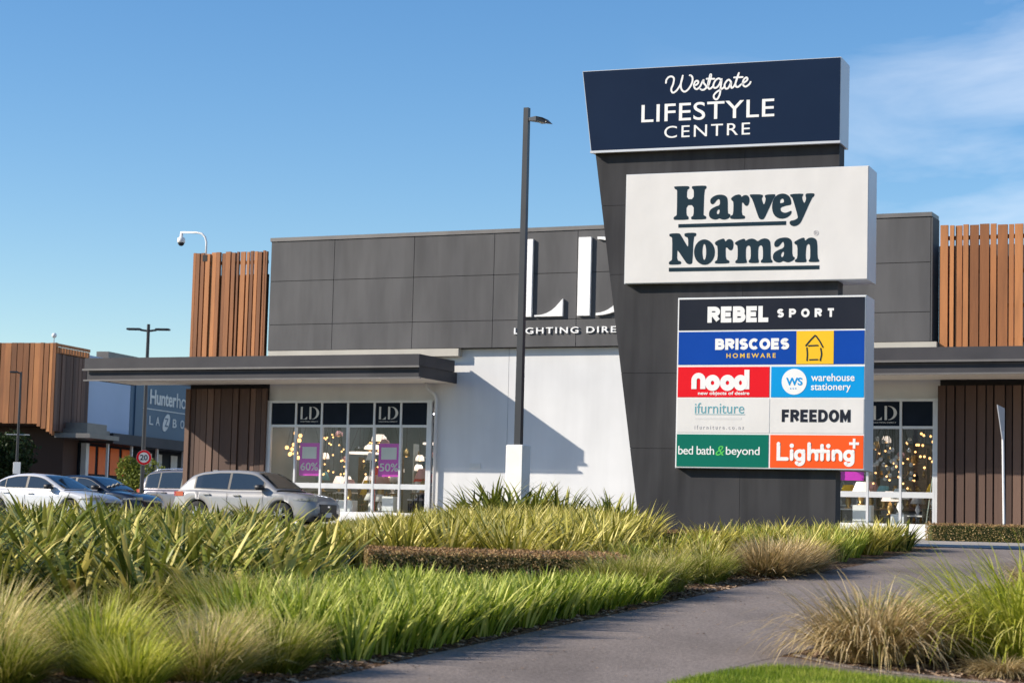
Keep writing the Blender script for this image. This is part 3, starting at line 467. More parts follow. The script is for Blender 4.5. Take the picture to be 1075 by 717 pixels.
# ------------------------------------------------------------------ pylon sign
PO = (2.624, 41.5, 0.0); PR = -0.360563
pyl = thing("pylon_sign", "tall dark grey pylon carrying navy header, white banner panel and coloured tenant directory", "sign", (PO[0], PO[1], 1.2), PR)
Z0 = 1.2
def lz(z): return z-Z0
b = MB()
edge = lambda z: 0.02-(z-1.3)*.1445
jz = [1.1, 3.13, 4.62, 6.6, 8.0, 9.3]
for a0, a1 in zip(jz, jz[1:]):
    for u0, u1 in ((None, 2.0), (2.0, 3.885)):
        lo = [(edge(a0+.004) if u0 is None else u0+.003, a0+.004), (u1-.003, a0+.004), (u1-.003, a1-.004), (edge(a1-.004) if u0 is None else u0+.003, a1-.004)]
        b.prism(lo, 0, .05, lambda p, q, a: (p, a, lz(q)))
b.build("tower_cladding", M['pylon'], pyl)
b = MB(); b.prism([(edge(1.05)+.01, 1.05), (3.88, 1.05), (3.88, 9.3), (edge(9.3)+.01, 9.3)], .012, .47, lambda p, q, a: (p, a, lz(q)))
b.build("tower_core", M['pylon'], pyl)
def sign_box(poly, name, panel_mat, d0=-.16, d1=.66, inset=.012):
    c = MB(); c.prism(poly, d0, d1, lambda p, q, a: (p, a, lz(q))); r = c.build(name, M['silver'], pyl)
    cx = sum(p[0] for p in poly)/len(poly); cz = sum(p[1] for p in poly)/len(poly)
    c = MB(); c.prism([(p+(inset if p < cx else -inset), q+(inset if q < cz else -inset)) for p, q in poly], d0-.010, d0-.001, lambda p, q, a: (p, a, lz(q)))
    return r, c.build("sign_face", panel_mat, r)
hdr, _ = sign_box([(-1.147, 9.07), (3.92, 9.07), (3.927, 10.745), (-1.367, 10.745)], "header_box", M['signnavy'])
c = MB(); c.box(-1.16, 3.93, -.178, -.1, lz(9.055), lz(9.10)); c.build("header_trim", M['silver'], hdr)
PF = Face((0, -.1705, -Z0), (1, 0, 0), (0, 0, 1), (0, -1, 0))
b = MB()
for s_ in WG: stroke(b, PF, smooth(s_), .036, 'round')
text(b, PF, "LIFESTYLE", (-.095, 2.62, 9.63, 9.99), .005, 1.05); text(b, PF, "CENTRE", (.389, 2.14, 9.293, 9.535), .0, 1.2)
b.build("lettering", M['white'], hdr)
wht, _ = sign_box([(-.388, 6.39), (4.488, 6.39), (4.488, 8.59), (-.388, 8.59)], "banner_box", M['signwhite'])
b = MB()
for i, gl in enumerate(HN): put(b, PF, outline_shape([chaikin(k) for k in gl]), None, .004+.0002*(i % 5))
for q in UL: put(b, PF, outline_shape([q]), None, .004)
b.build("lettering", M['ink'], wht)
b = MB(); text(b, PF, "\u00ae", (3.43, 3.53, 7.26, 7.36)); b.build("registered_mark", M['greytext'], wht)
dr = sign_box([(.736, 2.746), (4.466, 2.746), (4.466, 6.09), (.736, 6.09)], "directory_box", M['whitepaint'])[0]
def panel(a0, a1, b0, b1, m, name="tenant_panel"):
    c = MB(); rect(c, PF, a0, a1, b0, b1, .006); return c.build(name, m, pyl)
TF = Face((0, -.1768, -Z0), (1, 0, 0), (0, 0, 1), (0, -1, 0))
L0, L1, RR = .765, 2.60, 4.44
# one: charcoal
p1 = panel(L0, RR, 5.445, 6.055, M['charcoal']); b = MB()
block_word(b, TF, "REBEL", (1.345, 2.58, 5.59, 5.905), .088, .012); b.build("lettering", M['white'], p1); b = MB(); block_word(b, TF, "SPORT", (2.735, 3.855, 5.675, 5.845), .046, .10)
b.build("lettering", M['white'], p1)
# two: blue with yellow square
p2 = panel(L0, RR, 4.767, 5.412, M['blue']); b = MB()
block_word(b, TF, "BRISCOES", (1.51, 2.985, 5.055, 5.275), .062, .014); b.build("lettering", M['white'], p2)
b = MB(); text(b, TF, "HOMEWARE", (1.74, 2.72, 4.895, 4.985), .022, 1.5); b.build("lettering_small", M['gold'], p2)
ysq = MB(); rect(ysq, TF, 3.125, 3.85, 4.77, 5.41, .004); ysq.build("yellow_square", M['yellow'], p2)
b = MB(); HF = Face((0, -.1812, -Z0), (1, 0, 0), (0, 0, 1), (0, -1, 0)); g = lambda x, y: (3.125+(x-683)/205*.725, 5.41-(y-222)/180*.64)
for s_ in ([(735, 302), (760, 272), (785, 247)], [(790, 250), (812, 280), (828, 310)], [(750, 303), (800, 301)], [(741, 315), (744, 350), (742, 382)], [(817, 318), (822, 350), (815, 382)], [(757, 379), (800, 378)]):
    stroke(b, HF, smooth([g(*p) for p in s_]), .026, 'round')
b.build("house_drawing", M['ink'], p2)
# three: red / cyan
def px3(x, y): # crop coordinates of the photograph's directory, measured on site plan
    return (.735+(x-22)/(1055-22)*3.73+0, 4.735-(y-17)/(583-17)*2.0)
p3 = panel(L0, L1, 4.130, 4.722, M['red']); b = MB(); w = .105
stroke(b, TF, [(1.095, 4.29), (1.095, 4.46)]+arc(1.185, 4.46, .09, .095, 180, 0)+[(1.275, 4.29)], w, 'flat')
for cx in (1.47, 1.77): stroke(b, TF, arc(cx, 4.41, .093, .10, 0, 360, 24), .115)
stroke(b, TF, arc(2.03, 4.41, .085, .10, 0, 360, 24), .11); stroke(b, TF, [(2.155, 4.285), (2.155, 4.665)], .10, 'flat')
text(b, TF, "new objects of desire", (1.18, 2.21, 4.155, 4.245), .022, 1.0); b.build("lettering", M['white'], p3)
p4 = panel(2.635, RR, 4.130, 4.722, M['cyan']); b = MB(); disc(b, TF, 3.09, 4.43, .245, .25)
text(b, TF, "warehouse", (3.42, 4.26, 4.44, 4.585), .014); text(b, TF, "stationery", (3.42, 4.19, 4.225, 4.395), .014); b.build("lettering", M['white'], p4)
b = MB(); text(b, HF, "WS", (2.93, 3.25, 4.36, 4.51), .025); 
for i in range(3): disc(b, HF, 3.02+.05*i, 4.30, .012, n=10)
b.build("emblem", M['cyan'], p4)
# four: white / white
p5 = panel(L0, L1+.01, 3.440, 4.105, M['signwhite']); b = MB(); text(b, TF, "ifurniture", (1.12, 2.11, 3.815, 4.02), .0, 1.0); rect(b, TF, 1.12, 2.13, 3.79, 3.80); b.build("lettering", M['teal'], p5)
b = MB(); text(b, TF, "ifurniture.co.nz", (1.12, 2.11, 3.505, 3.585), 0.0, 1.6); b.build("web_address", M['greytext'], p5)
b = MB(); rect(b, TF, 1.13, 2.06, 3.695, 3.735, .002); b.build("faded_line", M['faint'], p5)
p6 = panel(2.625, RR, 3.440, 4.105, M['signwhite']); b = MB(); block_word(b, TF, "FREEDOM", (2.855, 4.19, 3.655, 3.895), .058, .020); b.build("lettering", M['charcoal'], p6)
# five: green / orange
p7 = panel(L0, L1, 2.775, 3.405, M['green']); b = MB(); text(b, TF, "bed bath", (.80, 1.525, 3.01, 3.175), .004, .92); text(b, TF, "beyond", (1.76, 2.43, 2.965, 3.17), .004, .95); b.build("lettering", M['white'], p7)
b = MB(); text(b, TF, "&", (1.555, 1.735, 2.995, 3.185), .0, 1, shear=.25); b.build("ampersand", M['lime'], p7)
p8 = panel(2.635, RR, 2.775, 3.405, M['orange']); b = MB(); w = .07
bl, xh, tp = 2.945, 3.10, 3.235
def st(pts, cap='round'): stroke(b, TF, pts, w, cap)
st([(2.80, tp), (2.80, bl), (2.97, bl)]); st([(3.06, bl), (3.06, xh)]); disc(b, TF, 3.06, 3.20, .042)
st(arc(3.215, 3.02, .075, .08, 0, 360, 20)); st([(3.29, 3.10), (3.29, 2.93)]+arc(3.215, 2.925, .075, .08, 0, -140, 8))
st([(3.40, tp), (3.40, bl)]); st([(3.40, 3.03)]+arc(3.475, 3.03, .07, .075, 180, 0, 10)+[(3.545, bl)])
st([(3.65, tp-.03), (3.65, bl)]); st([(3.65, xh), (3.715, xh)]); st([(3.545, xh), (3.60, xh)])
st([(3.77, bl), (3.77, xh)]); disc(b, TF, 3.77, 3.20, .042)
st([(3.87, bl), (3.87, xh)]); st([(3.87, 3.03)]+arc(3.94, 3.03, .07, .075, 180, 0, 10)+[(4.01, bl)])
st(arc(4.165, 3.02, .075, .08, 0, 360, 20)); st([(4.24, 3.10), (4.24, 2.93)]+arc(4.165, 2.925, .075, .08, 0, -140, 8))
rect(b, TF, 4.17, 4.36, 3.225, 3.275, .0045); rect(b, TF, 4.24, 4.29, 3.155, 3.345, .006)
b.build("lettering", M['white'], p8)
# ------------------------------------------------------------------ far home store
HR = -math.radians(16); HO = (-19.2, 88.0, 0.0)
far = thing("home_store", "distant cedar box store with blue side wall, long canopy and a homeware shop sign", "shop", HO, HR)
M['wood_far'] = M['slat']; M['blue_wall'] = mat("pale_blue_wall", (0.36, 0.45, 0.60), (0.33, 0.42, 0.56), .5, .7)
M['sign_blue'] = mat("slate_blue_sign", (0.036, 0.085, 0.15), (0.042, 0.095, 0.165), .5, .5)
rnd = random.Random(4)
def far_slats(name, m, pts0, fn, par):
    c = MB(); u = pts0[0]
    while u < pts0[1]:
        w = min(rnd.uniform(.13, .30), pts0[1]-u); fn(c, u, u+w-.02, rnd.random()); u += w
    return c.build(name, m, par)
# front face: wide slats, staggered bottom ends, a long corner piece
def ff(c, a, b_, t):
    zb = 5.5+rnd.choice((0, 0, 0, .06, .03)) if a < -.75 else 5.42-(a+.75)*.5
    c.box(a, b_, -.06-.05*rnd.random(), .1, zb, 8.9+.02*rnd.random(), t)
far_slats("slat_front", M['slat'], (-26, .05), ff, far)
far_slats("slat_side", M['slat_dark'], (-.05, 3.0), lambda c, a, b_, t: c.box(-.05, .06+.04*rnd.random(), a, b_, 5.2, 8.45+.02*rnd.random(), t), far)  # side turned from the sun: its shade is put into darker slats
c = MB()
for k in range(12): c.box(-.02, .07, -.02+k*.25, .16+k*.25, 8.5, 8.75, .7)
c.box(-.02, .05, -.05, 3, 8.78, 8.9, .6); c.build("slat_crest", M['slat'], far)
c = MB(); c.box(-26, -.06, .12, 2.98, 5.45, 8.6); c.build("store_wall", M['slat_dark'], far); c = MB(); c.box(-26, -.36, 1.7, 24, 1.3, 5.44); c.build("lower_wall", M['slat_dark'], far); c = MB(); c.box(-26, -.34, 3, 24, 5.45, 8.55); c.build("rear_block", M['clad'], far)  # lower_wall: shade under the overhanging box put into the darker colour
c = MB(); c.box(-26, -2.9, 1.5, 1.69, 1.3, 3.0); c.build("lower_cladding", M['slat'], far)  # sunlit foot of the recessed wall, painted as brighter slats
for q_ in ((-.05, 1.6, .3, 3.0, 4.95, 5.14), (-.05, 1.2, .8, 2.9, 5.142, 5.36), (-.05, 1.1, 1.0, 2.8, 5.362, 5.62)): MB().box(*q_).build("entry_canopy", M['cap'], far)
c = MB(); c.box(-.30, -.2, 3.0, 7.55, 5.35, 8.7); c.build("blue_wall", M['blue_wall'], far)
c = MB(); c.box(-.28, -.18, 7.55, 7.95, 5.35, 8.7); c.build("wall_joint", M['sign_blue'], far)
c = MB(); c.box(-.25, -.12, 7.95, 19, 5.38, 8.1); sgn = c.build("sign_panel", M['sign_blue'], far)
SF = Face((-.118, 0, 0), (0, 1, 0), (0, 0, 1), (1, 0, 0))
c = MB(); text(c, SF, "Hunter", (9.4, 12.25, 6.97, 7.66), .022, .95, .02); text(c, SF, "home", (12.3, 14.7, 6.97, 7.66), .0, .95, .02)
rect(c, SF, 8.7, 15.5, 6.72, 6.76, .02)
for ch, a in (("L", 9.4), ("A", 10.1), ("B", 11.95), ("O", 12.8), ("Y", 13.75)): text(c, SF, ch, (a, a+.42, 6.02, 6.42), .01, 1, .02)
n0 = 26; put(c, SF, outline_shape([[(11.23+.42*math.cos(2*math.pi*k/n0)*.8+.18*math.sin(2*math.pi*k/n0), 6.2+.42*math.sin(2*math.pi*k/n0)) for k in range(n0)]]), None, .02)
c.build("lettering", M['offwhite'], sgn)
c = MB(); zf = Face((-.095, 0, 0), (0, 1, 0), (0, 0, 1), (1, 0, 0)); stroke(c, zf, [(11.07, 6.38), (11.37, 6.38), (11.13, 6.04), (11.41, 6.04)], .07); c.build("emblem", M['sign_blue'], sgn)
c = MB(); c.box(-.3, 1.3, 3.05, 26, 4.85, 5.3); c.build("canopy", M['fascia'], far)
c = MB(); c.box(-.35, -.28, 3.0, 24, 1.3, 4.85); c.build("shop_glass", M['navy'], far)
for y in (3.3, 5.6, 8.2, 11.0, 14): MB().box(.85, .95, y, y+.1, 1.4, 4.85).build("canopy_post", M['alu'], far)
MB().box(-.2, .05, 3.02, 3.3, 1.4, 4.85).build("end_wall", M['alu'], far)
M['poster_orange'] = mat("orange_poster", (0.92, 0.17, 0.010), (0.88, 0.15, 0.01), 2, .5)
for y in (3.6, 4.75, 5.9, 7.05): MB().box(-.27, -.24, y, y+.85, 3.55, 4.75).build("window_poster", M['poster_orange'], far)
for y, h in ((9.4, 2.4), (10.5, 2.4), (12.2, 2.2)): MB().box(-.27, -.23, y, y+.7, 4.7-h, 4.7).build("white_poster", M['offwhite'], far)
c = MB(); c.box(-1.2, -.6, 6, 9, 8.7, 9.1); c.build("roof_vent", M['cap'], far)

# ------------------------------------------------------------------ street furniture
def box_pole(c, x, y, z0, z1, w0, w1):
    a, b_ = w0/2, w1/2
    c.add([(x-a, y-a, z0), (x+a, y-a, z0), (x+a, y+a, z0), (x-a, y+a, z0), (x-b_, y-b_, z1), (x+b_, y-b_, z1), (x+b_, y+b_, z1), (x-b_, y+b_, z1)], [(0, 3, 2, 1), (4, 5, 6, 7), (0, 1, 5, 4), (1, 2, 6, 5), (2, 3, 7, 6), (3, 0, 4, 7)])
lp = thing("street_lamp", "tall dark square light pole on a white plinth in front of the white wall", "lamp post", (.2, 46, 1.39), math.radians(-26))
c = MB(); c.box(-.205, .205, -.205, .205, -.1, 1.93, bev=.015); c.build("plinth", M['plinth'], lp)
c = MB(); box_pole(c, 0, 0, 1.935, 9.43, .15, .115); c.build("pole", M['pole'], lp)
c = MB(); c.add([(.07, -.05, 9.20), (.07, .05, 9.20), (.07, .05, 9.13), (.07, -.05, 9.13), (.30, -.16, 9.20), (.30, .16, 9.20), (.30, .16, 9.10), (.30, -.16, 9.10), (.46, -.15, 9.16), (.46, .15, 9.16), (.62, .05, 9.03), (.62, -.05, 9.03)],
    [(0, 4, 5, 1), (3, 2, 6, 7), (0, 3, 7, 4), (1, 5, 6, 2), (4, 8, 9, 5), (8, 11, 10, 9), (7, 6, 10, 11), (4, 7, 11, 8), (5, 9, 10, 6), (0, 1, 2, 3)]); hd = c.build("lamp_head", M['pole'], lp)
c = MB(); c.box(.33, .52, -.09, .09, 9.065, 9.085); c.build("lens", M['offwhite'], hd)
lp2 = thing("street_lamp", "slim grey twin armed lamp post rising behind the left canopy", "lamp post", (-13.25, 76, 1.6), math.radians(-8))
c = MB(); c.tube([(0, 0, 0), (0, 0, 7.05)], [.085, .06], 10); c.build("pole", M['pole'], lp2)
for s_ in (-1, 1):
    c = MB(); c.tube([(0, 0, 6.8), (s_*.3, 0, 6.84)], .04, 8); c.box(*sorted((s_*.28, s_*.80)), -.14, .14, 6.83, 6.90, bev=.02); c.build("lamp_head", M['pole'], lp2)
lp3 = thing("street_lamp", "thin grey lamp post with one short arm at the left edge before the cedar box", "lamp post", (-18.75, 80, 1.63))
c = MB(); c.tube([(0, 0, 0), (0, 0, 5.45)], [.06, .04], 10); c.build("pole", M['pole'], lp3)
c = MB(); c.tube([(0, 0, 5.38), (-.15, 0, 5.44), (-.3, 0, 5.42)], .03, 8); c.box(-.42, -.12, -.08, .08, 5.40, 5.47, bev=.02); c.build("lamp_head", M['pole'], lp3)
c = MB(); c.tube([(-.45, 0, 3.05), (.45, 0, 3.05)], .02, 6); c.build("bracket", M['galv'], lp3)
c = MB(); c.box(-.14, .14, -.09, -.06, 1.55, 2.0, bev=.01); ps = c.build("parking_notice", M['whitepaint'])
ps.location = (-18.72, 80, 1.63); tag(ps, "small white notice fixed low on the thin left lamp post", "sign")
c = MB(); c.lathe([(.001, 0), (.27, 0), (.27, -.02), (.001, -.02)], (0, 0, 0), 28, 'y')
sg = thing("speed_sign", "round red ringed speed limit sign reading 20 on the twin lamp post", "road sign", (-13.19, 75.83, 3.80), math.radians(10))
c.build("disc", M['whitepaint'], sg)
c = MB(); stroke(c, FRONT(-.023), arc(0, 0, .225, .225, 0, 360, 32), .075); c.build("red_ring", M['red'], sg)
c = MB(); text(c, FRONT(-.024), "20", (-.135, .135, -.10, .10), .02); c.build("lettering", M['ink'], sg)
# blade sign at the right
bs = thing("post_sign", "slim white post with a thin tapering sign blade before the brown slat wall", "sign", (13.0, 55, 1.41), math.radians(0))
c = MB(); c.tube([(0, 0, 0), (-.05, 0, 3.0)], .034, 10); c.build("post", M['whitepaint'], bs)
c = MB(); c.prism([(-.42, 3.66), (.10, 3.60), (.10, 2.78), (-.05, 2.78)], -.012, .012, lambda p, q, a: (-.05+p*.55-a*.8, p*.8+a*.55, q)); bl_ = c.build("sign_blade", M['silver'], bs)
# security camera on the left cedar screen
q = fpt(-2.91, .12, 10.5)
sc_ = thing("security_camera", "white dome camera hanging from a curved arm above the left cedar screen", "camera", q, FR)
c = MB(); c.tube([(0, 0, -.1), (0, 0, .55), (-.06, 0, .72), (-.2, 0, .85), (-.4, 0, .89), (-1.05, 0, .92)], .035, 8); c.build("arm", M['whitepaint'], sc_, True)
c = MB(); c.box(-.09, .09, -.06, .06, -.12, .10); c.build("bracket", M['dark'], sc_)
c = MB(); c.lathe([(.001, .92), (.05, .9), (.06, .76), (.13, .72), (.14, .58), (.12, .56)], (-1.02, 0, 0), 16); c.build("housing", M['whitepaint'], sc_, True)
c = MB(); c.sphere((-1.02, 0, .56), .115, 14); c.build("dome", M['dark'], sc_, True)
cq = thing("rooftop_sensor", "tiny white sensor on the corner of the distant cedar box roof", "sensor", (-19.3, 88, 8.9))
c = MB(); c.tube([(0, 0, 0), (0, 0, .25)], .02, 6); c.build("stem", M['galv'], cq)
c = MB(); c.sphere((0, 0, .33), .11, 10); c.build("dome", M['whitepaint'], cq, True)

# ------------------------------------------------------------------ cars
M['tyre'] = mat("tyre", (0.016, 0.016, 0.017), (0.024, 0.024, 0.025), 12, .85)
M['rim'] = mat("alloy", (0.55, 0.55, 0.57), (0.48, 0.48, 0.5), 5, .3, metal=.8)
M['carglass'] = mat("car_glass", (0.015, 0.022, 0.026), (0.02, 0.028, 0.032), 1, .03, spec=.9, coat=.5)
M['trim'] = mat("black_trim", (0.014, 0.014, 0.016), (0.02, 0.02, 0.022), 4, .5)
M['lampglass'] = mat("headlight_glass", (0.30, 0.32, 0.35), (0.10, 0.11, 0.13), 14, .12, coat=1)
M['tail'] = mat("tail_light", (0.35, 0.01, 0.01), (0.3, .01, .01), 6, .15, coat=1)
M['chrome'] = mat("chrome", (0.7, 0.7, 0.72), (0.66, 0.66, 0.68), 3, .15, metal=1)
M['plate'] = mat("plate", (0.7, 0.7, 0.7), (0.64, 0.64, 0.64), 3, .5)
def car(name, label, loc, rz, sp_, paint, scale=1.0):
    t = thing(name, label, "car", loc, rz, None); t.scale = (scale,)*3
    L, Wd = sp_['L'], sp_['W']/2; xo = -L/2; tr = sp_['tr']; xws = sp_['xw']
    deck = lambda x: float(np.interp(x, *zip(*sp_['deck']))); top = lambda x: float(np.interp(x, *zip(*sp_['top'])))
    half = lambda x: Wd*float(np.interp(x, *zip(*sp_['plan'])))
    sill = sp_.get('sill', .24)
    # smooth the profiles
    def sm(fn, x, h=.10): return (fn(x-h)+fn(x-h/2)+2*fn(x)+fn(x+h/2)+fn(x+h))/6
    xs = sorted(set([0, .04, .1, L-.1, L-.04, L]+list(np.arange(.2, L-.1, .12))+[xw+d for xw in xws for d in (-tr*1.18, -tr*1.1, -tr*.95, -tr*.75, -tr*.5, -tr*.25, 0, tr*.25, tr*.5, tr*.75, tr*.95, tr*1.1, tr*1.18)]))
    xs = [x for x in xs if 0 <= x <= L]
    v = []; f = []; R = 15
    for x in xs:
        h = half(x); zt = sm(deck, x) if .1 < x < L-.1 else deck(x); zb = sill+(.10 if x < .15 or x > L-.15 else 0)
        for xw in xws:
            d = abs(x-xw)
            if d < tr*1.12: zb = max(zb, tr+math.sqrt(max((tr*1.12)**2-d*d, 0)))
        zb = min(zb, zt-.12)
        prof = [(0, zb), (h*.80, zb), (h*.97, zb+.015), (h*.99, zb+(zt-zb)*.22), (h*.975, zb+(zt-zb)*.40), (h, zb+(zt-zb)*.72), (h*.965, zt-.05), (h*.90, zt-.012), (h*.78, zt+.004), (h*.4, zt+.02), (0, zt+.025)]
        ring = [(x+xo, y, z) for y, z in prof]+[(x+xo, -y, z) for y, z in prof[::-1][1:-1]]
        R = len(ring); v += ring
    for i in range(len(xs)-1):
        for k in range(R): f.append((i*R+k, i*R+(k+1) % R, (i+1)*R+(k+1) % R, (i+1)*R+k))
    f += [tuple(range(R-1, -1, -1)), tuple(range((len(xs)-1)*R, len(xs)*R))]
    body = MB().add(v, f).build("body", paint, t, True)
    # greenhouse
    g0, g1 = sp_['top'][0][0], sp_['top'][-1][0]
    def side(x, z): return half(x)*.915-max(0, z-deck(x))*sp_.get('tumble', .33)
    xs = sorted(set(list(np.arange(g0, g1, .07))+[g1])); v = []; f = []
    for x in xs:
        zt = max(sm(top, x, .08), deck(x)+.005); zb = deck(x)-.04; zm = max(zt-.05, zb+.03)
        prof = [(side(x, zb), zb), (side(x, (zb+zm)/2), (zb+zm)/2), (side(x, zm), zm), (side(x, zt)-.05, zt-.006), (side(x, zt)*.6, zt+.012), (0, zt+.018)]
        ring = [(x+xo, y, z) for y, z in prof]+[(x+xo, -y, z) for y, z in prof[::-1][1:]]
        R = len(ring); v += ring
    for i in range(len(xs)-1):
        for k in range(R-1): f.append((i*R+k, i*R+k+1, (i+1)*R+k+1, (i+1)*R+k))
    MB().add(v, f).build("cabin", paint, t, True)
    # side windows
    for s_ in (-1, 1):
        for (a, b_) in sp_['win']:
            c = MB(); vv = []; n = max(3, int((b_-a)/.06))
            for i in range(n+1):
                x = a+(b_-a)*i/n; z0 = deck(x)+.045; z1 = max(sm(top, x, .08)-.085, z0+.004)
                for k in range(5):
                    z = z0+(z1-z0)*k/4; vv.append((x+xo, s_*(side(x, z)+.008), z))
            c.add(vv, [(i*5+k, i*5+k+1, (i+1)*5+k+1, (i+1)*5+k) for i in range(n) for k in range(4)]); c.build("window", M['carglass'], t)
        c = MB(); vv = []; a, b_ = sp_['win'][0][0]-.05, sp_['win'][-1][1]+.05; n = 30
        for i in range(n+1):
            x = a+(b_-a)*i/n; z0 = deck(x)+.03; z1 = max(sm(top, x, .08)-.07, z0+.003)
            for k in range(3):
                z = z0+(z1-z0)*k/2; vv.append((x+xo, s_*(side(x, z)+.004), z))
        c.add(vv, [(i*3+k, i*3+k+1, (i+1)*3+k+1, (i+1)*3+k) for i in range(n) for k in range(2)]); c.build("window_surround", M['trim'] if not sp_.get('chrome') else M['trim'], t)
        # doors, handles, mirror
        for x in sp_['seams']:
            c = MB(); vv = []
            for k in range(9):
                z = sill+.12+(deck(x)-.06-sill-.12)*k/8; hh = half(x)*(1.0 if .3 < k/8 < .9 else .985)+.006
                vv += [(x-.006+xo, s_*hh, z), (x+.006+xo, s_*hh, z)]
            c.add(vv, [(2*k, 2*k+1, 2*k+3, 2*k+2) for k in range(8)]); c.build("door_seam", M['trim'], t)
        for x in sp_['handles']:
            c = MB(); z = deck(x)-.13; hh = half(x); c.box(x-.11+xo, x+.11+xo, *sorted((s_*(hh*.985), s_*(hh+.03))), z-.018, z+.018, bev=.006); c.build("door_handle", sp_.get('handle_mat', paint), t)
        c = MB(); x = sp_['mirror']; c.box(x-.10+xo, x+.10+xo, *sorted((s_*(half(x)*.93), s_*(half(x)+.19))), deck(x)+.02, deck(x)+.17, bev=.035); c.build("mirror", M['trim'], t, True)
        # headlight, tail light
        c = MB(); x0, x1, z0, z1 = sp_['head']; vv = []
        for i in range(7):
            x = x0+(x1-x0)*i/6; 
            for k in (0, 1): z = (z0+(z1-z0)*i/6)+(k-.5)*(.03+.06*i/6); vv.append((x+xo, s_*(half(x)*.995+.010), z))
        xe = x1+.005
        for k in (0, 1): vv.append((min(xe+.06, L)+xo+.02, s_*half(min(x1+.07, L))*.80, z1+(k-.5)*.11))
        c.add(vv, [(2*i, 2*i+1, 2*i+3, 2*i+2) for i in range(7)]); c.build("headlight", M['lampglass'], t, True)
        c = MB(); z = sp_['tailz']; vv = []
        for i in range(5):
            x = .05+.4*i/4
            for k in (0, 1): vv.append((x+xo, s_*(half(x)+.008), z+(k-.5)*.13))
        c.add(vv, [(2*i, 2*i+1, 2*i+3, 2*i+2) for i in range(4)]); c.build("tail_light", M['tail'], t)
        # wheels
        for xw in xws:
            c = MB(); y = s_*(half(xw)*.985-.11); c.lathe([(tr*.60, -.10), (tr*.92, -.11), (tr, -.07), (tr, .07), (tr*.92, .11), (tr*.60, .10)], (xw+xo, y, tr), 28, 'y'); w = c.build("wheel", M['tyre'], t, True)
            c = MB(); yo = y+s_*.085
            c.lathe([(tr*.62, -.02), (tr*.66, .0), (tr*.60, .02), (tr*.56, -.03)], (xw+xo, yo, tr), 28, 'y')
            for k in range(10):
                w_ = 2*math.pi*(k//2)/5+(.17 if k % 2 else -.17)+.3; c.tube([(xw+xo+.04*math.cos(w_), yo+s_*.01, tr+.04*math.sin(w_)), (xw+xo+tr*.6*math.cos(w_), yo+s_*.012, tr+tr*.6*math.sin(w_))], .022, 6)
            c.lathe([(.001, .02), (.06, .015), (.07, -.02)], (xw+xo, yo, tr), 14, 'y'); c.build("rim", M['rim'], w)
            c = MB(); c.lathe([(.001, 0), (tr*.6, 0)], (xw+xo, y+s_*.03, tr), 24, 'y'); c.build("brake_disc", M['trim'], w)
    # windscreen and rear screen
    for nm, (a, b_) in (("windscreen", sp_['ws']), ("rear_screen", sp_['rs'])):
        c = MB(); vv = []; n = 10
        for i in range(n+1):
            x = a+(b_-a)*i/n; zt = max(sm(top, x, .08), deck(x)+.005); ym = max(side(x, zt)-.075, .2)
            for k in range(-5, 6):
                r_ = abs(k)/5; y = ym*k/5
                Y = side(x, zt); pz = np.interp(abs(y), [0, Y*.6, Y-.05], [zt+.018, zt+.012, zt-.006]); vv.append((x+xo+.004, y, float(pz)+.010))
        c.add(vv, [(i*11+k, i*11+k+1, (i+1)*11+k+1, (i+1)*11+k) for i in range(n) for k in range(10)]); c.build(nm, M['carglass'], t)
    # front end
    c = MB(); hz = sp_['grille']; c.box(L-.06+xo, L+.012+xo, -Wd*.50, Wd*.50, hz[0], hz[1], bev=.01)
    c.box(L-.12+xo, L+.008+xo, -Wd*.62, Wd*.62, sill+.06, sill+.2, bev=.01); c.build("grille", M['trim'], t)
    c = MB(); c.box(L+.013+xo, L+.022+xo, -.18, .18, hz[0]-.11, hz[0]+.02); c.build("number_plate", M['plate'], t)
    c = MB(); c.box(L+.013+xo, L+.02+xo, -.06, .06, hz[1]-.09, hz[1]-.04, bev=.003); c.build("badge", M['chrome'], t)
    c = MB(); c.box(.35+xo, L-.35+xo, -Wd*.78, Wd*.78, sill-.04, sill+.1); c.build("underbody", M['trim'], t)
    if sp_.get('rails'):
        for s_ in (-1, 1):
            c = MB(); a, b_ = sp_['rails']; pts = [(a+(b_-a)*i/10+xo, s_*(side(a+(b_-a)*i/10, top(a+(b_-a)*i/10))-.09), top(a+(b_-a)*i/10)+(.045 if 0 < i < 10 else .0)) for i in range(11)]
            c.tube(pts, .022, 8); c.build("roof_rail", M['chrome'], t, True)
    if sp_.get('fin'):
        c = MB(); x = sp_['fin']; c.box(x-.1+xo, x+.08+xo, -.03, .03, top(x)+.01, top(x)+.075, bev=.012); c.build("aerial_fin", paint, t)
    return t
SUV = dict(L=4.62, W=1.86, tr=.36, xw=(.92, 3.62), deck=[(0, .62), (.05, .90), (.25, 1.04), (.8, 1.05), (2.0, 1.02), (3.25, 1.03), (3.6, 1.02), (4.2, .95), (4.45, .86), (4.58, .74), (4.62, .62)],
    top=[(.10, .98), (.30, 1.16), (.62, 1.44), (.95, 1.54), (1.5, 1.595), (2.1, 1.60), (2.55, 1.57), (2.75, 1.52), (3.1, 1.30), (3.45, 1.05)], plan=[(0, .74), (.12, .86), (.5, .97), (1, 1), (3.6, 1), (4.2, .95), (4.45, .88), (4.62, .74)],
    win=[(.80, 1.86), (1.94, 3.0)], seams=(.95, 1.9, 3.05), handles=(1.25, 2.22), mirror=2.98, head=(4.02, 4.50, .80, .83), tailz=.92, ws=(2.72, 3.38), rs=(.2, .6), grille=(.46, .70), fin=.95, sill=.26)
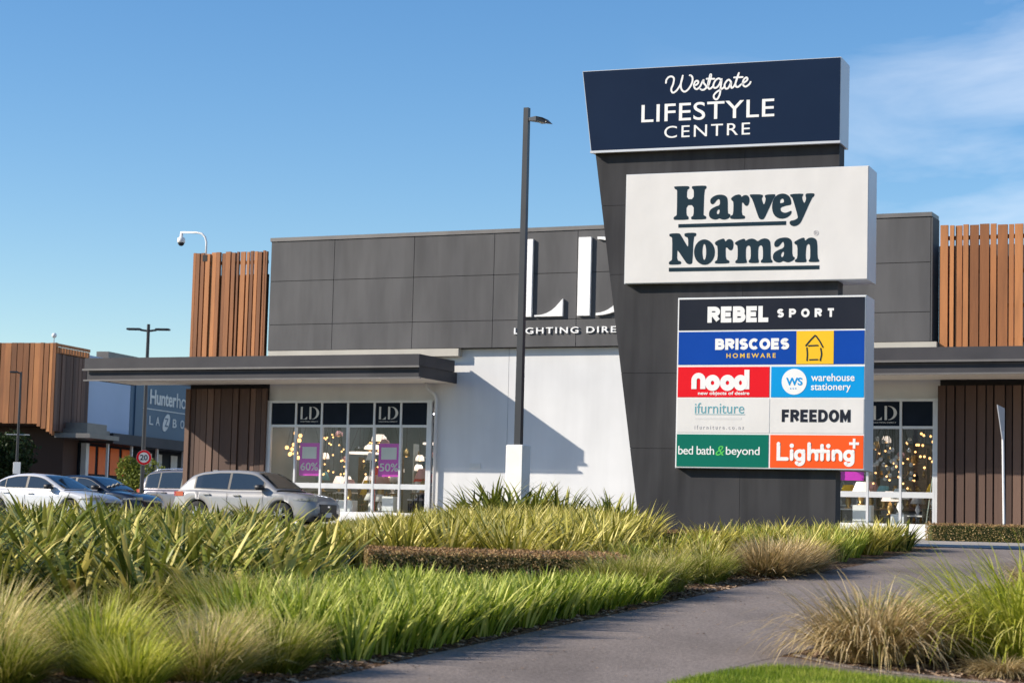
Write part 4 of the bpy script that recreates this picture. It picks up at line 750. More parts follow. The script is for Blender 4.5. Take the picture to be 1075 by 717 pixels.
SED = dict(L=4.66, W=1.80, tr=.33, xw=(.92, 3.68), deck=[(0, .58), (.04, .88), (.2, 1.0), (.7, 1.02), (1.2, .98), (3.2, .95), (3.5, .94), (4.2, .84), (4.5, .72), (4.62, .62), (4.66, .52)],
    top=[(.42, 1.02), (.8, 1.20), (1.15, 1.36), (1.55, 1.44), (1.95, 1.455), (2.35, 1.43), (2.6, 1.37), (3.0, 1.17), (3.42, .96)], plan=[(0, .72), (.12, .84), (.5, .96), (1, 1), (3.6, 1), (4.2, .95), (4.45, .87), (4.66, .70)],
    win=[(.95, 1.16), (1.2, 1.95), (2.04, 2.95)], seams=(1.1, 2.0, 3.05), handles=(1.28, 2.22), mirror=2.92, head=(4.0, 4.5, .68, .70), tailz=.86, ws=(2.52, 3.34), rs=(.5, 1.1), grille=(.38, .6), sill=.2)
WAG = dict(L=4.85, W=1.88, tr=.37, xw=(.95, 3.8), deck=[(0, .62), (.04, .95), (.2, 1.08), (2, 1.08), (3.4, 1.08), (4.3, 1.02), (4.6, .92), (4.8, .75), (4.85, .62)],
    top=[(.08, 1.06), (.25, 1.40), (.45, 1.68), (.8, 1.76), (1.6, 1.80), (2.3, 1.79), (2.7, 1.73), (3.1, 1.45), (3.55, 1.09)], plan=[(0, .78), (.12, .88), (.5, .98), (1, 1), (3.8, 1), (4.4, .95), (4.85, .74)],
    win=[(.45, 1.02), (1.08, 2.0), (2.1, 3.0)], seams=(1.05, 2.05, 3.1), handles=(1.35, 2.35), mirror=3.0, head=(4.2, 4.72, .84, .86), tailz=1.0, ws=(2.7, 3.45), rs=(.12, .42), grille=(.5, .75), rails=(.6, 2.6), sill=.28)
pb = mat("paint_champagne", (0.27, 0.265, 0.265), (0.255, 0.25, 0.25), 3, .45, metal=.1, coat=1.0)
pw = mat("paint_silver_white", (0.60, 0.60, 0.62), (0.58, 0.58, 0.60), 3, .38, metal=.15, coat=1.0)
pd = mat("paint_dark_blue", (0.010, 0.014, 0.026), (0.012, 0.017, 0.03), 3, .3, metal=.3, coat=1.0)
pg = mat("paint_grey", (0.16, 0.15, 0.17), (0.15, 0.14, 0.16), 3, .3, metal=.4, coat=1.0)
car("suv_car", "champagne beige hatch suv parked before the shop window left of the pole", (-7.35, 61.5, gz(61.5)+.006), FR, SUV, pb, 1.04)
car("sedan_car", "silver white sedan parked at the far left behind the flax", (-14.35, 66.0, gz(66)+.006), FR, SED, pw)
car("sedan_car", "dark blue sedan half hidden behind the silver white sedan", (-14.0, 71.6, gz(71.6)+.006), FR, SED, pd)
car("wagon_car", "tall grey wagon with silver roof rails partly hidden by the brown slat wall", (-11.35, 78.0, gz(78)+.006), FR, WAG, pg)
# parking bay lines
ln = MB()
for k in range(9):
    q = Vector((-4.0-k*2.4, 57.9+k*1.09, 0)); d = Vector((-.412, -.911, 0)); n_ = Vector((.911, -.412, 0))*.05
    for a, b_ in ((0, 4.6),): 
        vs = [q+n_+d*a, q-n_+d*a, q-n_-d*-b_, q+n_-d*-b_]; ln.add([(p.x, p.y, gz(p.y)+.012) for p in vs], [(0, 1, 2, 3)])
tag(ln.build("bay_marking", M['line']), kind='structure')
# ------------------------------------------------------------------ things inside the shop
M['bulb'] = mat("lit_bulb", (1, .8, .5), (1, .78, .48), 2, .4, emit=(1.0, 0.50, 0.16), estr=2.0)
M['bulb_w'] = mat("lit_white_shade", (1, .95, .9), (1, .93, .88), 2, .4, emit=(1.0, 0.80, 0.66), estr=.8)
M['brass'] = mat("brass", (0.5, 0.32, 0.12), (0.45, 0.28, 0.1), 3, .35, metal=.8)
M['pinkshade'] = mat("pink_shade", (0.7, 0.35, 0.33), (0.65, 0.32, 0.3), 3, .6)
M['brown'] = mat("brown_wood", (0.12, 0.06, 0.035), (0.17, 0.09, 0.05), 3, .5, stretch=(1, 1, 6))
M['clear'] = mat("glass_globe", (0.5, 0.52, 0.54), (0.4, 0.42, 0.44), 5, .05, coat=1, spec=1)
def at(u, d, z=1.56): return fpt(u, -d, z)
def poster(label, u, z0, z1, w, words):
    t = thing("sale_poster", label, "poster", fpt(u, -.1, z0), FR)
    c = MB(); c.box(0, w, 0, .012, 0, z1-z0); p = c.build("panel", M['purple'], t)
    c = MB(); c.box(.10, w-.12, -.006, -.001, (z1-z0)*.52, (z1-z0)*.88); c.build("white_card", M['offwhite'], t)
    if words:
        c = MB(); text(c, FRONT(-.001), words, (.05, w-.05, (z1-z0)*.16, (z1-z0)*.40), .012); c.build("lettering", M['offwhite'], t)
    c = MB(); c.tube([(.05, .01, z1-z0), (.2, .01, 4.74-z0)], .006, 5); c.tube([(w-.05, .01, z1-z0), (w-.2, .01, 4.74-z0)], .006, 5); c.build("hanging_wire", M['trim'], t)
poster("purple sale poster reading 60% hung in the second window bay from the left", .92, 3.14, 4.22, .76, "60%")
poster("purple sale poster reading 50% hung in the fifth window bay from the left", 3.88, 3.14, 4.22, .78, "50%")
poster("plain purple sale poster low in the right hand shop window beside the pylon", 19.30, 3.22, 4.25, .74, "")
def globes(label, u, d, pts, r, m, drop=5.4):
    t = thing("globe_chandelier", label, "chandelier", at(u, d, 5.4), FR)
    c = MB(); c.lathe([(.001, 0), (.12, 0), (.12, -.04), (.001, -.04)]); c.build("ceiling_rose", M['brass'], t)
    c = MB()
    for x, y, z in pts: c.tube([(x*.3, y*.3, -.03), (x, y, z-5.4+r)], .006, 5)
    c.build("cord", M['trim'], t)
    for x, y, z in pts:
        c = MB(); c.sphere((x, y, z-5.4), r, 12); c.build("globe", m, t, True)
rnd = random.Random(12)
globes("cluster of glowing amber globes in the first left window bay", .35, .9, [(rnd.uniform(-.32, .32), rnd.uniform(-.3, .3), rnd.uniform(3.75, 4.65)) for _ in range(14)], .065, M['bulb'])
globes("large spray of clear glass globes in the right hand shop window", 20.6, 1.3, [(rnd.uniform(-.55, .55), rnd.uniform(-.4, .4), rnd.uniform(3.3, 4.55)) for _ in range(26)], .065, M['clear'])
globes("warm lit globe cluster beside the right slat wall inside the window", 21.65, 1.4, [(rnd.uniform(-.4, .4), rnd.uniform(-.3, .3), rnd.uniform(3.5, 4.7)) for _ in range(18)], .038, M['bulb'])
globes("row of small lit bulbs hanging in the sixth left window bay", 5.25, 2.2, [(rnd.uniform(-.45, .45), rnd.uniform(-.3, .3), rnd.uniform(3.7, 4.3)) for _ in range(12)], .045, M['bulb'])
rnd = random.Random(44)
globes("string of tiny warm bulbs in the second left window bay", 1.4, 1.6, [(rnd.uniform(-.45, .45), rnd.uniform(-.3, .3), rnd.uniform(3.2, 4.7)) for _ in range(22)], .03, M['bulb'])
globes("string of tiny warm bulbs in the third left window bay", 2.6, 2.4, [(rnd.uniform(-.5, .5), rnd.uniform(-.3, .3), rnd.uniform(3.1, 4.6)) for _ in range(24)], .03, M['bulb'])
globes("string of tiny warm bulbs in the sixth left window bay below the row", 5.2, 3.2, [(rnd.uniform(-.5, .5), rnd.uniform(-.3, .3), rnd.uniform(3.0, 4.0)) for _ in range(26)], .032, M['bulb'])
globes("string of tiny warm bulbs low behind the clear globe spray", 20.4, 2.6, [(rnd.uniform(-.7, .7), rnd.uniform(-.3, .3), rnd.uniform(2.9, 4.5)) for _ in range(30)], .032, M['bulb'])
def drum(label, u, d, z, r, h, m):
    t = thing("pendant_lamp", label, "lamp", at(u, d, 5.4), FR)
    c = MB(); c.tube([(0, 0, 0), (0, 0, z+h-5.4)], .008, 5); c.build("cord", M['trim'], t)
    c = MB(); c.lathe([(r*.55, z+h-5.4), (r*.9, z+h*.6-5.4), (r, z-5.4), (r*.97, z-5.4), (r*.5, z+h-.02-5.4)], n=20); c.build("lamp_shade", m, t, True)
    c = MB(); c.sphere((0, 0, z+.04-5.4), .06, 10); c.build("bulb", M['bulb'], t, True); return t
drum("white dome pendant in the fourth left window bay", 3.3, 1.2, 4.35, .26, .22, M['bulb_w'])
drum("pink dome pendant in the fourth left window bay", 3.62, 1.0, 4.2, .17, .2, M['pinkshade'])
drum("small white pendant high in the third left window bay", 2.75, 1.8, 4.1, .3, .16, M['bulb_w'])
for lab, u, d, z, r in (("flat glowing ring pendant in the third left window bay", 2.3, 2.0, 3.95, .55), ("flat glowing ring pendant in the sixth left window bay", 5.3, 1.4, 4.25, .42)):
    t = thing("ring_lamp", lab, "lamp", at(u, d, 5.4), FR)
    c = MB(); c.lathe([(r, z-5.4), (r, z-5.34), (r-.08, z-5.34), (r-.08, z-5.4), (r, z-5.4)], n=28); c.build("lamp_ring", M['bulb_w'], t)
    c = MB(); [c.tube([(0, 0, 0), (r*math.cos(a), r*math.sin(a), z-5.35)], .006, 4) for a in (0, 2.1, 4.2)]; c.build("cord", M['trim'], t)
def plinth(label, u, d, w, h, top=None):
    t = thing("display_plinth", label, "plinth", at(u, d), FR)
    c = MB(); c.box(-w/2, w/2, -.2, .2, 0, h, bev=.01); c.build("plinth_block", M['whitepaint'], t)
    c = MB(); c.box(-w/2-.01, w/2+.01, -.21, .21, h*.48, h*.50); c.build("shadow_gap", M['cap'], t)
def tlamp(label, u, d, z, s, m):
    t = thing("table_lamp", label, "lamp", at(u, d, z), FR)
    c = MB(); c.lathe([(.10*s, 0), (.10*s, .02), (.03*s, .05), (.09*s, .16*s), (.05*s, .3*s), (.015, .34*s), (.015, .42*s)], n=14); c.build("lamp_base", M['brass'] if m != M['offwhite'] else M['whitepaint'], t, True)
    c = MB(); c.lathe([(.13*s, .62*s), (.24*s, .36*s), (.235*s, .36*s), (.125*s, .62*s)], n=18); c.build("lamp_shade", m, t, True); return t
def shelf(label, u, d, w, h, n, m):
    t = thing("shelf_unit", label, "shelf", at(u, d), FR)
    c = MB(); c.box(-w/2, -w/2+.04, -.2, .2, 0, h); c.box(w/2-.04, w/2, -.2, .2, 0, h); c.build("side_panel", m, t)
    c = MB(); [c.box(-w/2+.041, w/2-.041, -.19, .19, h*i/n, h*i/n+.035) for i in range(n)]; c.build("shelf_board", m, t)
    c = MB(); r_ = random.Random(int(u*10))
    for i in range(n):
        x = -w/2+.12
        while x < w/2-.12:
            k = r_.uniform(.04, .1); c.lathe([(k*.6, 0), (k, .06), (k*.5, .14), (k*.7, .2)], (x, 0, h*i/n+.037), 8); x += r_.uniform(.2, .4)
    c.build("ornaments", r_.choice((M['offwhite'], M['brass'], M['clear'])), t)
plinth("white display plinth below the second left poster", 4.05, .7, .42, .95)
plinth("wide white display plinth in the third left window bay", 2.25, .8, .85, .80)
plinth("low white display plinth in the fourth left window bay", 3.35, .9, .5, .45)
plinth("white display plinth left in the right hand window", 19.85, .8, .55, .95)
plinth("white display plinth right in the right hand window", 20.95, .7, .40, .70)
tlamp("white shaded table lamp on the low plinth in the fourth left bay", 3.25, .85, 2.02, 1.0, M['offwhite'])
tlamp("second white shaded table lamp on the low plinth beside the fifth bay", 3.52, .95, 2.02, .9, M['offwhite'])
tlamp("white table lamp standing on the right hand plinth", 20.98, .7, 2.27, 1.2, M['offwhite'])
tlamp("brass table lamp on the wide plinth in the third left bay", 2.45, .8, 2.37, 1.1, M['pinkshade'])
tlamp("lamp with warm glowing shade on the left plinth by the pylon", 19.75, .9, 2.52, 1.1, M['bulb_w'])
for i, (u, d, w, h, n, m) in enumerate([(5.2, 4.0, 1.3, 2.6, 5, M['brown']), (3.6, 5.5, 2.2, 2.9, 6, M['offwhite']), (1.4, 5.0, 1.6, 2.4, 5, M['brown']), (7.2, 5.0, 1.8, 2.8, 6, M['brown']), (20.2, 4.2, 1.6, 2.8, 6, M['brown']), (21.7, 3.6, .9, 2.4, 5, M['brown']), (18.2, 5, 1.6, 2.5, 5, M['offwhite'])]):
    shelf(["dark wooden shelf unit of ornaments behind the sixth left bay", "long white shelf unit at the back of the shop behind the fourth bay", "wooden shelf unit behind the amber globes on the left", "wooden shelf unit behind the white wall end of the shop", "tall wooden shelf unit behind the clear globe spray", "narrow wooden shelf unit beside the right slat wall", "white shelf unit hidden mostly behind the pylon"][i], u, d, w, h, n, m)
for lab, u, d, m, h in (("slender red floor lamp in the fourth left window bay", 3.5, .6, M['red'], 1.7), ("slender white floor lamp in the fourth left window bay", 3.0, 1.2, M['whitepaint'], 2.2), ("slender dark floor lamp between third and fourth bays", 2.72, 1.6, M['trim'], 1.9), ("leaning chrome floor lamp at the right end of the right window", 21.7, .7, M['chrome'], 2.6)):
    t = thing("floor_lamp", lab, "lamp", at(u, d), FR)
    c = MB(); c.lathe([(.001, 0), (.15, 0), (.15, .03), (.001, .03)], n=16); c.tube([(0, 0, .03), ((.35 if m == M['chrome'] else 0), 0, h)], .02, 8); c.build("lamp_stand", m, t)
    c = MB(); c.lathe([(.08, h+.2), (.16, h-.05), (.15, h-.05), (.07, h+.2)], ((.35 if m == M['chrome'] else 0), 0, 0), 14); c.build("lamp_shade", m, t, True)
# pendants and pictures deeper in the shop
rnd = random.Random(31); kinds = []
for kk, (m_, r, h) in enumerate(((M['bulb_w'], .16, .2), (M['trim'], .2, .22), (M['brass'], .12, .26), (M['pinkshade'], .14, .18))):
    me0 = None
    for j in range(8):
        u = rnd.uniform(.3, 5.6) if j < 5 else rnd.uniform(18.6, 21.9)
        t0 = drum("small pendant lamp hanging among many deeper inside the shop", u, rnd.uniform(2.2, 7.5), rnd.uniform(3.3, 4.6), r, h, m_); t0['group'] = "pendant lamps deeper inside the shop"
for i in range(26):
    left = i < 16; u = rnd.uniform(.4, 5.6) if left else rnd.uniform(18.4, 21.9); d = rnd.uniform(1.2, 4.5); z = 1.56+rnd.choice((.7, .9, 1.1))
    hgt = z-1.56
    t = thing("display_table", "small display table among the stock inside the shop", "table", at(u, d), FR, "display tables inside the shop")
    c = MB(); c.box(-.3, .3, -.22, .22, hgt-.04, hgt); c.build("table_top", rnd.choice((M['brown'], M['whitepaint'], M['trim'])), t)
    for qx in (-.26, .26):
        for qy in (-.18, .18): c = MB(); c.box(qx-.02, qx+.02, qy-.02, qy+.02, 0, hgt-.041); c.build("table_leg", M['trim'], t)
    tl = tlamp("shaded table lamp on a small display table inside the shop", u, d, z, rnd.uniform(.8, 1.4), rnd.choice((M['offwhite'], M['bulb_w'], M['pinkshade'], M['teal'], M['yellow'], M['red']))); tl['group'] = "table lamps on the display tables"
for lab, u, z, w, h, m_ in (("blue abstract wall panel at the back of the shop on the left", 1.9, 2.6, 1.6, 1.5, M['sign_blue']), ("dark wall panel at the back of the shop behind the fourth bay", 3.9, 2.3, 1.5, 1.9, M['navy']), ("teal wall panel at the back of the shop behind the sixth bay", 6.2, 2.5, 1.4, 1.5, M['teal']), ("dark wall panel at the back behind the right window", 20.3, 2.5, 2.4, 2.2, M['brown'])):
    t = thing("wall_picture", lab, "picture", at(u, 8.9, z), FR)
    c = MB(); c.box(-w/2, w/2, 0, .04, 0, h); c.build("canvas", m_, t)
    c = MB(); c.box(-w/2-.04, w/2+.04, .041, .08, -.04, h+.04); c.build("frame", M['trim'], t)
# unseen ceiling strips, added to brighten the shop interior
M['tube'] = mat("added_fill_tube", (1, 1, 1), (1, 1, 1), 1, .5, emit=(.92, .96, 1.0), estr=26)
k = 0
for u in (1.5, 4.5, 7.5, 12, 16.5, 20.5):
    for d in (2.5, 6):
        t = thing("added_fill_light", "slim strip light added on the shop ceiling to brighten the interior", "ceiling light", at(u, d, 5.405), FR, "added strip lights brightening the shop")
        c = MB(); c.box(-.7, .7, -.09, .09, -.05, 0); c.build("fitting", M['whitepaint'], t)
        c = MB(); c.box(-.66, .66, -.06, .06, -.075, -.051); c.build("added_fill_tube", M['tube'], t)

# ------------------------------------------------------------------ plants
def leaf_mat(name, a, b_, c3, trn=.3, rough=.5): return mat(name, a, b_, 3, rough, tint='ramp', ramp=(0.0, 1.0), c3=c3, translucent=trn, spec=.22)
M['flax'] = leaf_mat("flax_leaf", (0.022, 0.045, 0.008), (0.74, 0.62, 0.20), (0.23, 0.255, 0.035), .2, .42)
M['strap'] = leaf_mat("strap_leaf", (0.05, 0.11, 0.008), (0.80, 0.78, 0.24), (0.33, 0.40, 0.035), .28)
M['yellowstrap'] = leaf_mat("golden_strap_leaf", (0.10, 0.11, 0.012), (0.86, 0.74, 0.28), (0.48, 0.43, 0.065), .26)
M['tuss'] = leaf_mat("olive_tussock_leaf", (0.05, 0.09, 0.008), (0.80, 0.64, 0.32), (0.30, 0.32, 0.035), .26)
M['dry'] = leaf_mat("dry_tussock_leaf", (0.13, 0.13, 0.022), (0.84, 0.66, 0.38), (0.46, 0.33, 0.15), .25)
M['lime'+'grass'] = leaf_mat("lime_tussock_leaf", (0.16, 0.22, 0.010), (0.80, 0.72, 0.24), (0.52, 0.53, 0.06), .34)
M['lawnblade'] = leaf_mat("lawn_blade", (0.10, 0.18, 0.010), (0.52, 0.50, 0.12), (0.24, 0.32, 0.022), .3)
M['darkleaf'] = leaf_mat("dark_leaf", (0.012, 0.028, 0.008), (0.05, 0.08, 0.02), (0.025, 0.045, 0.012), .15)
M['shrubleaf'] = leaf_mat("shrub_leaf", (0.06, 0.09, 0.012), (0.30, 0.31, 0.05), (0.17, 0.20, 0.03), .25)
M['hedge'] = leaf_mat("hedge_leaf", (0.05, 0.065, 0.014), (0.42, 0.30, 0.13), (0.17, 0.155, 0.045), .15)
M['hedgetop'] = leaf_mat("trimmed_top", (0.17, 0.11, 0.04), (0.50, 0.30, 0.15), (0.34, 0.20, 0.09), .1)
M['tanhedge'] = leaf_mat("tan_hedge_leaf", (0.10, 0.085, 0.02), (0.66, 0.46, 0.24), (0.36, 0.255, 0.10), .15)
M['bark'] = mat("bark", (0.06, 0.045, 0.03), (0.11, 0.08, 0.055), 6, .9, bump=.5)
def blades(seed, n, r, Lr, w, lean, droop, seg=4, fold=0.0, tints=(.1, .9), tpow=1.0, tip=.0, rx=None, wind=0.0):
    g = np.random.default_rng(seed)
    V = []; F = []; T = []; o = 0
    for i in range(n):
        a = g.uniform(0, 2*math.pi); rr = math.sqrt(g.uniform(0, 1)); ph = a+g.normal(0, .5)
        bx, by = rr*r*math.cos(a)*(rx or 1), rr*r*math.sin(a)
        L = g.uniform(*Lr); th = lean*(.15+.85*rr)*g.uniform(.5, 1.25)+abs(g.normal(0, .06)); dr = droop*g.uniform(.35, 1.4); ww = w*g.uniform(.7, 1.3)
        hx, hy = math.cos(ph)+wind, math.sin(ph); hn = math.hypot(hx, hy); hx, hy = hx/hn, hy/hn; tw = g.normal(0, .35)
        sx_, sy_ = -hy*math.cos(tw)+hx*math.sin(tw), hx*math.cos(tw)+hy*math.sin(tw)
        p = np.array([bx, by, 0.0]); rows = []; kink = g.uniform() < .08
        for s_ in range(seg+1):
            t = s_/seg; ang = th+dr*t**1.6+(1.0*max(0, t-.55) if kink else 0)
            if s_: p = p+np.array([hx*math.sin(ang), hy*math.sin(ang), math.cos(ang)])*L/seg
            wd = ww*min(1, .45+1.6*t)*(1-t**2.6)*.5+.0008
            l_ = p+np.array([sx_*wd, sy_*wd, 0]); r_ = p-np.array([sx_*wd, sy_*wd, 0])
            if fold:
                c_ = p+np.array([hx*math.cos(ang)*.0-hx*wd*fold, -hy*wd*fold, wd*fold*.3*-1]); rows.append((l_, c_, r_))
            else: rows.append((l_, r_))
        m = len(rows[0]); tn = float(np.clip(tints[0]+(tints[1]-tints[0])*g.uniform()**tpow, 0, 1))
        for rw in rows: V += [tuple(q) for q in rw]
        for s_ in range(seg):
            for k in range(m-1):
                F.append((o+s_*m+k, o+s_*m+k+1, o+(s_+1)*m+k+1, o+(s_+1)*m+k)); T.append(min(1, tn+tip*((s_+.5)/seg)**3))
        o += m*(seg+1)
    b_ = MB(); b_.v = V; b_.f = F; b_.t = T; return b_
def proto(name, mb, m):
    me = mb.build(name, m, None).data; o = [x for x in bpy.data.objects if x.data == me][0]; bpy.data.objects.remove(o); return me
def plant(name, me, x, y, label, cat, group, s=1.0, rz=None, zs=1.0, dz=0.0):
    o = bpy.data.objects.new(name, me); COL.objects.link(o); o.location = (x, y, gz(y)+dz); o.rotation_euler = (0, 0, random.uniform(0, 6.28) if rz is None else rz); o.scale = (s, s, s*zs)
    return tag(o, label, cat, group)
R_ = random.uniform
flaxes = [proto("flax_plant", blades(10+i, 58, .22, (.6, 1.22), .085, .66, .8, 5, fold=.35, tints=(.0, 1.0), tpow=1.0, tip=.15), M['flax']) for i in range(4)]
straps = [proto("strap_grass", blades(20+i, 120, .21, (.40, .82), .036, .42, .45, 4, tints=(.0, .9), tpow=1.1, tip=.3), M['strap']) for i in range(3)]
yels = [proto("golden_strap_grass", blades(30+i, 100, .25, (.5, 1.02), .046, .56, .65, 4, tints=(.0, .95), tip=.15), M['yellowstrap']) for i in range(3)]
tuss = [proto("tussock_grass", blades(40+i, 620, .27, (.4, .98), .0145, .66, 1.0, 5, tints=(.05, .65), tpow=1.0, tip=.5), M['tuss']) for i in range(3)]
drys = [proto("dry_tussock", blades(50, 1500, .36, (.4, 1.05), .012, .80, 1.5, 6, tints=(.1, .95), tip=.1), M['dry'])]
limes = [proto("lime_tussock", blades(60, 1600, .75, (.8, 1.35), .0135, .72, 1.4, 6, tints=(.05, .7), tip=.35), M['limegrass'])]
mound = proto('dry_tussock', blades(52, 1500, .42, (.42, .74), .016, 1.15, .35, 4, tints=(.1, .8), tip=.3), M['dry'])
# foreground olive tussocks, lower left
omound = [proto('tussock_plant', blades(56+i, 1500, .30, (.34, .88), .0125, .82, .55, 4, tints=((.0, .6), (.2, .95))[i], tip=.45), M['tuss']) for i in range(2)]
gmound = proto('tussock_plant', blades(58, 900, .30, (.4, .9), .016, .7, .6, 4, tints=(.0, .75), tip=.3), M['limegrass'])
for x, y, s, k_ in ((-4.62, 18.9, 1.12, 1), (-4.35, 17.6, .95, 1), (-3.45, 18.2, 1.0, 2), (-2.55, 18.0, .88, 1), (-2.05, 18.9, .78, 0), (-3.0, 17.1, .7, 2), (-5.3, 19.9, 1.05, 0), (-3.9, 19.9, .85, 0), (-2.6, 19.7, .8, 1), (-4.0, 16.9, .72, 0)):
    plant("tussock_plant", (omound+[gmound])[k_], x, y, ("rounded olive tussock mound in the lower left foreground", "straw tipped tussock mound in the lower left foreground", "yellow green tussock mound in the lower left foreground")[k_], "grass", ("olive mounds in the foreground", "straw tipped mounds in the foreground", "yellow green mounds in the foreground")[k_], s)
for k in range(9):
    plant("tussock_plant", random.choice(tuss), R_(-4.6, -2.0), R_(21.2, 23.6), "green tussock grass between the flax and the foreground tussocks", "grass", "green tussocks before the flax", R_(.75, .95))
# bright strap grass along the path
y = 20.0
while y < 27.4:
    xl = path_left(y); x = xl-.40-R_(0, .1); wdt = float(np.interp(y, [20, 22, 25, 26.1, 26.3, 28], [1.3, 2.9, 3.6, 3.2, 1.1, .8]))
    while x > xl-.3-wdt:
        h = float(np.interp(y, [20, 22.5, 25, 27], [1.0, .95, .80, .58]))
        plant("strap_plant", random.choice(straps), x+R_(-.06, .06), y+R_(-.14, .14), "bright green strap grass in the clump bordering the path", "grass", "bright strap grass along the path", R_(.85, 1.02)*h**.4, zs=R_(.88, 1.05)*h**.6); x -= R_(.40, .54)
    y += .42
# olive and golden clumps further along the path edge
for k in range(15):
    y = R_(27.4, 31.0); plant("tussock_plant", random.choice(tuss), path_left(y)-R_(.4, 1.15), y, "brownish tussock grass where the bed narrows along the path", "grass", "tussocks along the middle of the path", R_(.62, .82))
for k in range(80):
    y = R_(31.2, 39.6); xq = path_left(y)-R_(.4, 2.9)
    if 31.0 < y < 33.4 and 3.3 < xq < 5.0: continue
    plant("golden_strap_grass" if k % 3 else "strap_plant", random.choice(yels if k % 3 else straps), xq, y, "yellow green grass clump in front of the pylon beside the path", "grass", "grass clumps before the pylon", R_(.68, .92)*float(np.interp(y, [31, 35, 39.6], [.85, .95, .82])))
for x, y, s in ((3.95, 31.9, 1.02), (4.45, 32.9, .95)):
    plant("dry_tussock", mound, x, y, "rounded straw coloured tussock at the path edge before the pylon", "grass", "straw tussocks before the pylon", s)
for x, y in ((7.0, 38.6), (7.35, 38.9), (7.1, 39.3)):
    plant("flax_plant", flaxes[0], x, y, "small dark flax at the path corner right of the pylon", "flax", "dark flaxes at the path corner", .62)
# golden mass behind the hedge and across to the pole
y = 31.2
while y < 43.5:
    x0 = float(np.interp(y, [31, 36, 44], [-2.6, -3.4, -4.6])); x1 = float(np.interp(y, [31, 33, 38, 40, 44], [1.0, 1.6, 2.6, 2.2, 2.0])); x = x0
    while x < x1:
        px = 537+x/y*2200; h = 1.35-gz(y)+y*float(np.interp(px, [330, 380, 470, 560, 690], [.000, .006, .012, .0155, .0145]))
        plant("golden_strap_plant", random.choice(yels), x+R_(-.15, .15), y+R_(-.2, .2), "golden green strap grass in the bed behind the low clipped hedge", "grass", "golden strap grass behind the hedge", R_(.82, 1.02)*min(1.05, h/.9+.12), zs=R_(.9, 1.1)); x += R_(.5, .68)
    y += .66
# left flax
y = 23.6
while y < 42:
    x1 = float(np.interp(y, [23, 26, 31, 42], [-2.9, -2.2, -2.3, -4.4])); x0 = -.2525*y-.6; x = x0
    while x < x1:
        px = 537+x/y*2200; h = 1.35-gz(y)+y*float(np.interp(px, [0, 130, 200, 300, 345, 380], [.0080, .0110, .0105, .0065, .000, .000]))+random.gauss(0, .13)
        plant("flax_plant", random.choice(flaxes), x+R_(-.2, .2), y+R_(-.25, .25), "olive green flax with upright strap leaves in the left bed", "flax", "flax plants in the left bed", min(1.12, h/.98), zs=R_(.92, 1.06)); x += R_(.70, .95)*(1 if y < 33 else .9)
    y += .85 if y < 31 else 1.0
bushy = [proto("flax_plant", blades(80+i, 120, .30, (.7, 1.3), .07, .95, .95, 5, fold=.35, tints=(.0, .7), tip=.1), M['flax']) for i in range(2)]
for x, y, s in ((-.7, 43.2, .95), (-.1, 43.0, 1.12), (.5, 43.3, 1.1), (1.05, 43.1, 1.0), (1.6, 42.9, .88), (2.1, 42.6, .95), (2.45, 42.3, .88), (-.3, 44.0, 1.15), (.3, 44.2, 1.2), (1.2, 44.0, 1.05)):
    plant("flax_plant", random.choice(bushy), x, y, "tall bushy dark flax in front of the white plinth and wall", "flax", "tall flaxes at the foot of the pole", s)
# right foreground
t = plant("dry_tussock", drys[0], 3.66, 21.0, "large straw coloured dry tussock beside the path at lower right", "grass", None, 1.2)
plant("tussock_plant", tuss[1], 4.05, 21.9, "green tussock growing against the back of the large dry tussock", "grass", None, .85)
plant("lime_tussock", limes[0], 5.40, 21.6, "big lime green fine leaved grass mound at the right edge", "grass", None, 1.18)
plant("lime_tussock", limes[0], 6.4, 23.2, "second lime green grass mound behind the first at the right edge", "grass", None, .95, 2.2)
plant("dry_tussock", drys[0], 4.75, 20.1, "low dry tussock on the mulch in the lower right corner", "grass", None, .5, 1.0, .6)
plant("dry_tussock", drys[0], 7.6, 29.5, "wispy dry grass overhanging the path at the right edge", "grass", None, .9, 2.0)
plant("dry_tussock", drys[0], 8.6, 31.5, "pale wispy grass further back at the right path edge", "grass", None, .85, 4.0)
# lawn: one mass of blades
lb = MB(); g = np.random.default_rng(5)
V = []; F = []; T = []
def in_poly(x, y, P):
    c_ = False
    for (x0, y0), (x1, y1) in zip(P, P[1:]+P[:1]):
        if (y0 > y) != (y1 > y) and x < (x1-x0)*(y-y0)/(y1-y0)+x0: c_ = not c_
    return c_
while len(F) < 26000:
    x, y = g.uniform(.8, 5.5), 17+3.4*g.uniform()**.7
    if not in_poly(x, y, lawn_edge): continue
    a = g.uniform(0, 6.28); h = g.uniform(.03, .065); lx, ly = g.normal(0, .02), g.normal(0, .02); w = .0035; z = gz(y)+.008; o = len(V)
    V += [(x-w*math.cos(a), y-w*math.sin(a), z), (x+w*math.cos(a), y+w*math.sin(a), z), (x+lx, y+ly, z+h)]; F.append((o, o+1, o+2)); T.append(float(np.clip(g.uniform(0, .8)+.22*math.sin(x*3.1+1.7*math.sin(y*2.3))*math.sin(y*4.1), 0, 1)))
lb.v, lb.f, lb.t = V, F, T
tag(lb.build("lawn", M['lawnblade']), "short bright green mown lawn in the lower right corner", "lawn", None, 'stuff')
